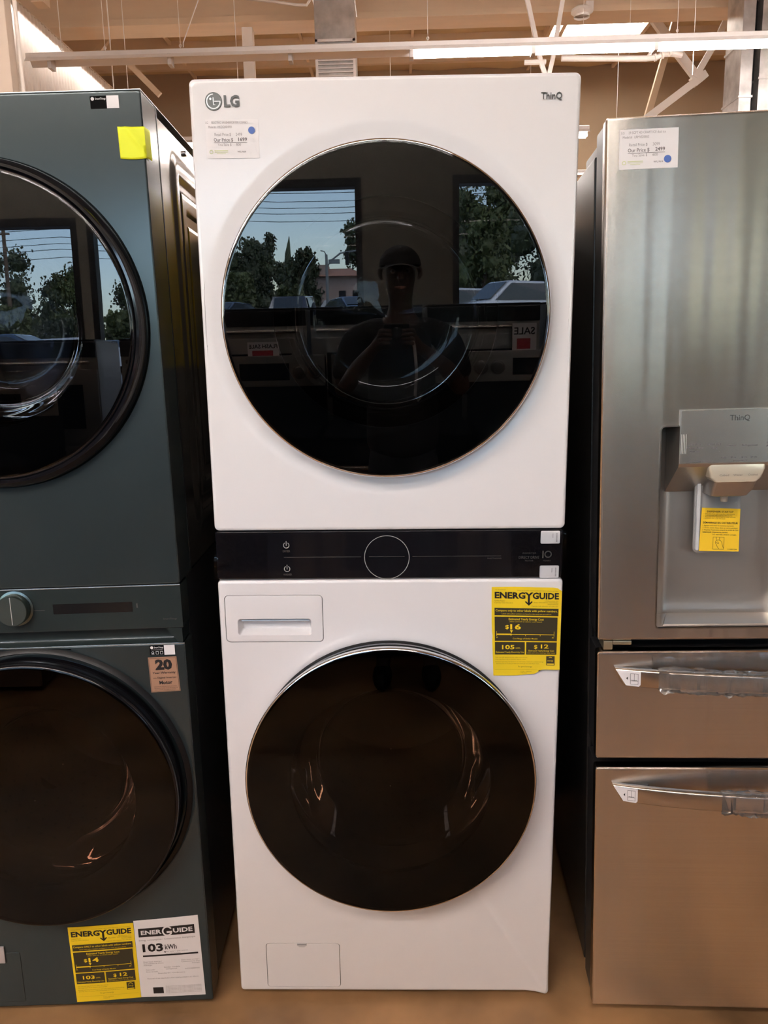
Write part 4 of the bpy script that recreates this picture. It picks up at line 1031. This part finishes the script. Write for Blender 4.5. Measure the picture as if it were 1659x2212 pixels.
def far(lbl, x, y, zt, w_, ynew, m=LEAF, V=(.035, 1.44, 1.47), **k):
    q = (ynew - V[1]) / (y - V[1])
    if 'zlow' in k: k['zlow'] *= q
    tree(lbl, V[0] + (x - V[0]) * q, ynew, V[2] + (zt - V[2]) * q, w_ * q, m, **k)
far('tall dark tree beyond the lot at the left of the middle window', -9.6, -45, 6.8, 3.6, -47)
far('tall leaning dark tree next to the cypress', -8.2, -44, 7.4, 1.7, -54)
far('round dark green tree left of the house', -6.0, -45, 6.15, 2.2, -42)
far('dark tree between the cypress and the round tree', -7.2, -46, 5.6, 1.2, -60)
far('loose tree with gaps of sky behind the signal', -2.1, -42, 7.5, 2.0, -42, gap=1, n=2000, zlow=3.4)
far('light green bushy tree low on the left', -8.6, -36, 4.0, 2.3, -35, LEAF2)
far('light green bush before the house', -5.6, -38, 3.4, 1.6, -36, LEAF2, zlow=.4)
far('large dark tree filling the right window', 5.4, -40, 13.0, 6.5, -52, n=11000, blobs=26)
far('light green tree in the right window', 4.4, -34, 8.0, 2.8, -34, LEAF2, n=5000)
far('dark tree at the far right of the right window', 9.6, -38, 12.5, 6.0, -40, n=9000, blobs=22)
for lbl, x, yn, zt, w_ in (('added tall dark tree right of the right window, nearest the window frame', 12.5, -33, 10.5, 4.2), ('added tall dark tree in the far right window, left one', 16.0, -44, 11.6, 4.4), ('added tall dark tree in the far right window, middle one', 20.5, -34, 10.0, 4.0), ('added tall dark tree in the far right window, right one', 25.5, -45, 11.8, 4.6), ('added tall dark tree at the far right end of the street', 30.5, -36, 10.4, 4.4)):  # trees added to block the bright sky mirrored by the refrigerator
    tree(lbl, x, yn, zt, w_, LEAF, n=5000, blobs=18)
for lbl, x, y, zt, w_, yn, m in (('tall dark conifer by the utility pole', -18.3, -45, 9.2, 4.4, -45, LEAF), ('dark tree with pointed tops on the left', -14.6, -44, 7.9, 3.4, -55, LEAF), ('bright green tree beside the pointed one', -12.6, -40, 7.0, 2.2, -43, LEAF2), ('wide bush at the edge of the lot', -15.2, -36, 4.3, 3.4, -33, LEAF2), ('bush at the edge of the lot', -18.6, -36, 4.6, 3.0, -36, LEAF), ('wide dark tree far left', -23.5, -45, 8.0, 4.5, -56, LEAF), ('low bush behind the silver car', -12.3, -35, 3.6, 2.6, -38, LEAF)):
    far(lbl, x, y, zt, w_, yn, m, (-.05, 1.43, 1.395), n=5500, blobs=16)
cyp = thing('cypress', 'slim dark cypress before the blue sky', 'tree', (-7.75, -50, .95)); MB().tube([(0, 0, 0), (.1, 0, 3), (.15, 0, 5.2), (.3, 0, 6.4)], [.35, .4, .22, .02], 10).build('foliage', LEAF, cyp)
# house
STUC = mat('stucco', (.36, .27, .23), .8); RTILE = mat('roof tile', (.30, .16, .11), .8)
hs_ = thing('house', 'pale stucco house with low tiled roof across the street', 'house', (-4.2, -50, .95))
MB().box(-2.0, 1.9, -3, 0, 0, 3.6).build('wall', STUC, hs_); MB().box(-1.3, -.6, -2.0, .02, 3.0, 4.4).build('chimney', STUC, hs_)
MB().loops([[(-2.2, .3, 3.6), (2.1, .3, 3.6), (2.1, -3.3, 3.6), (-2.2, -3.3, 3.6)], [(-1.2, -1.2, 4.2), (1.1, -1.2, 4.2), (1.1, -1.8, 4.2), (-1.2, -1.8, 4.2)]], True, True, True).build('roof', RTILE, hs_)
for x in (-1.6, .2, 1.2): MB().box(x, x + .5, -.02, .03, 1.6, 2.6).build('window', RBK, hs_)
# signal pole
PM = mat('pole metal', (.20, .22, .23), .5, .5)
sg = thing('traffic_signal', 'traffic signal mast with curved arm and blank street name plate', 'traffic signal', (-3.5, -36, .95))
MB().cyl((0, 0, 0), (0, 0, 3.85), .09, .07, 10).build('pole', PM, sg)
MB().tube([(0, 0, 3.2), (.25, 0, 3.55), (.75, 0, 3.9), (1.9, 0, 4.05)], .045, 8).build('arm', PM, sg)
MB().tube([(0, 0, 3.8), (-.1, 0, 4.0), (-.3, 0, 4.05)], .03, 8).build('lamp_arm', PM, sg)
MB().box(.10, .70, -.02, .02, 3.38, 3.60).build('name_plate', PM, sg)
MB().box(1.0, 1.18, -.1, .1, 3.3, 3.95).build('signal_head', BLACKP, sg)
MB().cyl((1.72, .1, 3.5), (1.72, .14, 3.5), .06, n=12).build('red_light', mat('red lamp', (.6, .01, .01), .4, emit=(1, .03, .03), estr=4), sg); MB().box(1.62, 1.82, -.1, .1, 3.0, 3.65).build('signal_head', BLACKP, sg)
up = thing('utility_pole', 'wooden utility pole with a crossarm and power lines', 'utility pole', (-14.8, -36, .95))
MB().cyl((0, 0, 0), (0, 0, 7.3), .12, .09, 10).bar((-.35, 0, 7.05), (.3, 0, 7.05), .09).build('pole', BARK, up)
pw = MB()
for k, (za, zb_, y) in enumerate(((8.1, 7.5, -36), (7.4, 6.9, -36.5), (6.7, 6.35, -36.2), (6.4, 6.1, -37), (7.85, 7.25, -36.5), (7.0, 6.6, -36.2))):
    pw = MB(); pw.tube([(-30 + 6 * i, y, za + .6 + (zb_ - za) * i * .08 - .35 * sin(pi * (i % 3) / 3)) for i in range(7)], .016, 5)
    tag(pw.build('power_line', BLACKP), 'dark power line outside, %s of six from the top' % ('first', 'third', 'fifth', 'sixth', 'second', 'fourth')[k], 'cable', 'power lines over the street')
# cars
CARG = mat('car window glass', (.03, .04, .05), .05)
TYRE = mat('tyre', (.02, .02, .02), .7)
def car(label, x, y, rot, colr, suv=True, s=1.0):
    t = thing('parked_car', label, 'car', (x, y, .95), (0, 0, rot), 'cars parked in the lot')
    pm = mat('car paint ' + '%.2f %.2f %.2f' % colr, colr, .25, .3, coat=.8)
    prof = [(-2.2, .35), (-2.25, .75), (-2.1, 1.0), (-1.75 if suv else -1.3, 1.62 if suv else 1.38), (.4, 1.68 if suv else 1.42), (1.1, 1.08), (2.0, .95), (2.25, .7), (2.2, .35)]
    def ring(y_, k): return [(a * s * (1 - .02 * k), y_ * s, (b_ if b_ < 1.06 else b_) * s) for a, b_ in prof]
    b = MB(); yy = [-.92, -.86, .86, .92]
    L = [[(a, q * (1 if c < 1.06 else .80), c - (.03 if abs(q) > .9 else 0)) for a, _, c in ring(1, 0)] for q in yy]
    b.loops(L, True, True, True).build('body', pm, t, 30)
    top = 1.58 if suv else 1.32
    side = [(-1.70, 1.05), (-1.55 if suv else -1.2, top - .02), (.34, top + .02), (.92, 1.07)]
    for sgn in (-1, 1):
        MB().loops([[(a, sgn * (.925 if c < 1.06 else .765) + sgn * .0, c) for a, c in side], [(a, sgn * (.935 if c < 1.06 else .78), c) for a, c in side]], True, True, True).build('side_window', CARG, t)
    MB().loops([[(1.08, -.70, 1.10), (1.08, .70, 1.10), (.46, .66, 1.63 if suv else 1.38), (.46, -.66, 1.63 if suv else 1.38)], [(1.12, -.70, 1.11), (1.12, .70, 1.11), (.50, .66, 1.64 if suv else 1.39), (.50, -.66, 1.64 if suv else 1.39)]], True, True, True).build('windscreen', CARG, t)
    MB().loops([[(-2.08, -.66, 1.05), (-2.08, .66, 1.05), (-1.82 if suv else -1.42, .62, 1.55 if suv else 1.33), (-1.82 if suv else -1.42, -.62, 1.55 if suv else 1.33)], [(-2.13, -.66, 1.05), (-2.13, .66, 1.05), (-1.86 if suv else -1.46, .62, 1.56 if suv else 1.34), (-1.86 if suv else -1.46, -.62, 1.56 if suv else 1.34)]], True, True, True).build('rear_window', CARG, t)
    for wx in (-1.35, 1.35):
        for wy in (-.86, .70): MB().cyl((wx, wy, .33), (wx, wy + .18, .33), .33, n=20).build('wheel', TYRE, t)
    for wy in (-.75, .55): MB().box(2.17, 2.262, wy, wy + .22, .62, .76).build('headlamp', CHROME, t)
    for wy in (-.85, .70): MB().box(-2.262, -2.16, wy, wy + .16, .75, .98).build('tail_lamp', mat('tail lamp', (.4, .01, .01), .3), t)
car('dark blue utility car parked tail first left of the white one', -4.6, -32, -pi / 2 + .05, (.02, .028, .05))
car('white car parked beside the blue one', -2.0, -38, 0.25, (.75, .75, .74))
car('blue car nearest the window pillar', -1.5, -27, pi / 2 - .35, (.03, .06, .12), False)
car('dark car far left in the middle window', -7.6, -30.0, pi / 2 + .2, (.02, .03, .05), False)
car('silver van in the right window', 3.9, -23, pi - .35, (.55, .57, .60))
car('silver car behind the van', 2.6, -28, pi - .3, (.5, .52, .55))
car('blue car in the lot seen by the green tower', -9.4, -22, .1, (.03, .06, .12), False)
car('silver car in the lot seen by the green tower', -8.2, -26, .15, (.5, .5, .52), False)
car('grey car in the lot behind the conifer', -14.2, -27, .1, (.2, .2, .22), False)

# ================================================================ the photographer, seen mirrored in the door glass
SKIN = mat('skin', (.085, .047, .034), .5)
SHIRT = mat('dark shirt', (.016, .014, .016), .85)
TROUS = mat('dark trousers', (.03, .032, .04), .8)
HAIRM = mat('dark cap cloth', (.02, .02, .022), .8)
def skinned(name, verts, edges, root, m, parent, sub=2):
    me = bpy.data.meshes.new(name); me.from_pydata([v[:3] for v in verts], edges, []); me.materials.append(m)
    o = bpy.data.objects.new(name, me); COL.objects.link(o); o.parent = parent
    me.attributes  # radii live on the skin layer
    md = o.modifiers.new('skin', 'SKIN'); md.use_smooth_shade = True; md.branch_smoothing = .6
    if not me.skin_vertices:
        bm = bmesh.new(); bm.from_mesh(me); bm.verts.layers.skin.verify(); bm.to_mesh(me); bm.free()
    for i, v in enumerate(verts):
        r = v[3] if isinstance(v[3], tuple) else (v[3], v[3])
        me.skin_vertices[0].data[i].radius = r; me.skin_vertices[0].data[i].use_root = (i == root)
    sd_ = o.modifiers.new('smooth', 'SUBSURF'); sd_.levels = sub; sd_.render_levels = sub
    return o
PX, PY = .055, -1.90
per = thing('person', 'person in dark shirt and cap holding up a camera, mirrored in the door glass', 'person', (PX, PY, 0))
BV = [(0, 0, .96, (.15, .11)), (0, 0, 1.12, (.145, .10)), (0, .01, 1.30, (.165, .11)), (0, .01, 1.43, (.13, .08)), (0, .02, 1.50, .058), (0, .035, 1.56, .054), (0, .055, 1.60, (.062, .07)), (0, .05, 1.67, (.076, .092)), (0, .045, 1.735, (.066, .08))]
BE = [(i, i + 1) for i in range(8)]
def limb(base, pts):
    p = base
    for q in pts: BV.append(q); BE.append((p, len(BV) - 1)); p = len(BV) - 1
    return p
wr_ = {}
for s in (-1, 1):
    w = limb(3, [(s * .12, 0, 1.43, .050), (s * .195, .0, 1.395, .048), (s * .245, .03, 1.27, .046), (s * .265, .06, 1.16, .040), (s * .19, .15, 1.27, .038), (s * .10 - .02, .235, 1.355, .026), (s * .075 - .02, .255, 1.385, (.028, .018))])
    wr_[s] = w
    for k in range(4):
        z = 1.43 - .017 * k; ln = (.030, .034, .032, .024)[k]
        limb(w, [(s * .068 - .02, .272, z - .006, .0085), (s * .066 - .02, .300, z, .0082), (s * .050 - .02, .300 + .012, z + .002, .0078), (s * (.050 - ln) - .02, .312, z + .001, .0068)])
    limb(w, [(s * .062 - .02, .258, 1.362, .010), (s * .040 - .02, .268, 1.366, .0092), (s * .018 - .02, .272, 1.372, .0078)])
    limb(0, [(s * .085, 0, .88, (.085, .09)), (s * .095, .01, .70, .072), (s * .10, .015, .50, .054), (s * .105, -.005, .32, .050), (s * .11, -.02, .10, .036), (s * .115, .03, .045, (.040, .034)), (s * .12, .13, .032, (.040, .022)), (s * .122, .18, .028, (.030, .016))])
skinned('body', BV, BE, 0, SKIN, per)
sv = [(0, 0, .84, (.185, .150)), (0, 0, .98, (.180, .142)), (0, 0, 1.14, (.170, .125)), (0, .01, 1.30, (.190, .135)), (0, .01, 1.425, (.165, .112)), (0, .012, 1.480, (.095, .088))]
se = [(0, 1), (1, 2), (2, 3), (3, 4), (4, 5)]
for s in (-1, 1):
    b0 = len(sv); sv += [(s * .12, 0, 1.44, .076), (s * .197, .0, 1.40, .070), (s * .247, .03, 1.27, .064), (s * .258, .05, 1.20, .062)]; se += [(4, b0), (b0, b0 + 1), (b0 + 1, b0 + 2), (b0 + 2, b0 + 3)]
skinned('shirt', sv, se, 0, SHIRT, per)
tv = [(0, 0, .99, (.158, .118)), (0, 0, .92, (.160, .122))]; te = [(0, 1)]
for s in (-1, 1):
    b0 = len(tv); tv += [(s * .088, 0, .84, (.096, .10)), (s * .097, .01, .70, .086), (s * .10, .012, .50, .072), (s * .105, -.005, .30, .066), (s * .11, -.015, .10, .062)]; te += [(1, b0)] + [(b0 + i, b0 + i + 1) for i in range(4)]
skinned('trousers', tv, te, 1, TROUS, per)
for s in (-1, 1):
    MB().grid(lambda u, v: (s * .115 + .046 * cos(2 * pi * u) * sin(pi * v) * (1 if v else 1), .06 + .14 * -cos(pi * v), max(.001, .038 + .045 * sin(2 * pi * u) * sin(pi * v) ** .6)), 16, 10).build('shoe', BLACKP, per, 60)
cap = MB().grid(lambda u, v: (.090 * cos(2 * pi * u) * cos(v * pi / 2), .045 + .105 * sin(2 * pi * u) * cos(v * pi / 2), 1.695 + .085 * sin(v * pi / 2)), 28, 8).build('cap', HAIRM, per, 80)
MB().grid(lambda u, v: (.078 * (2 * u - 1), .045 + (.10 + .065 * v) * sqrt(max(0, 1 - (.75 * (2 * u - 1)) ** 2)), 1.698 - .010 * v - .015 * (2 * u - 1) ** 2), 12, 4).build('cap_brim', HAIRM, cap, 60)
EYE = mat('eye white', (.10, .09, .085), .4)
for s in (-1, 1):
    e = MB().cyl((s * .030, .126, 1.668), (s * .030, .137, 1.668), .0105, .006, 12).build('eye', EYE, per)
    MB().cyl((s * .030, .1365, 1.668), (s * .030, .1380, 1.668), .0045, n=10).build('iris', BLACKP, e)
    MB().tube([(s * .076, .035, 1.690), (s * .086, .028, 1.680), (s * .086, .03, 1.655), (s * .078, .04, 1.640)], [.008, .012, .010, .006], 8).build('ear', SKIN, per)
MB().tube([(0, .135, 1.672), (0, .146, 1.652), (0, .156, 1.637), (0, .140, 1.630)], [.008, .010, .014, .008], 8).build('nose', SKIN, per)
MB().tube([(-.024, .118, 1.603), (0, .129, 1.601), (.024, .118, 1.603)], [.004, .007, .004], 8).build('mouth', mat('lips', (.30, .12, .09), .45), per)
cc = thing('compact_camera', 'small black compact camera held up by the photographer', 'camera', (.035, -1.5645, 1.4194), (-.1973, 0, .0211))
MB().box(-.052, .052, -.048, -.026, -.032, .030, .006, 3).build('camera_body', BLACKP, cc)
MB().lathe([(.022, -.027), (.022, -.018), (.019, -.016), (.017, -.016), (.016, -.018), (.001, -.019)], 0, -.002, 32).build('lens', DARKCHROME, cc)
MB().cyl((.030, -.038, .029), (.030, -.038, .034), .007, n=16).build('shutter_button', CHROME, cc)
MB().box(-.044, .030, -.0515, -.0495, -.026, .022, .001).build('screen', RBK, cc)
MB().tube([(.054, -.036, .0), (.070, -.03, -.06), (.078, -.02, -.16), (.070, -.02, -.26), (.082, -.02, -.285), (.098, -.02, -.26)], .006, 8).build('wrist_strap', mat('pale strap', (.55, .53, .50), .7), cc)
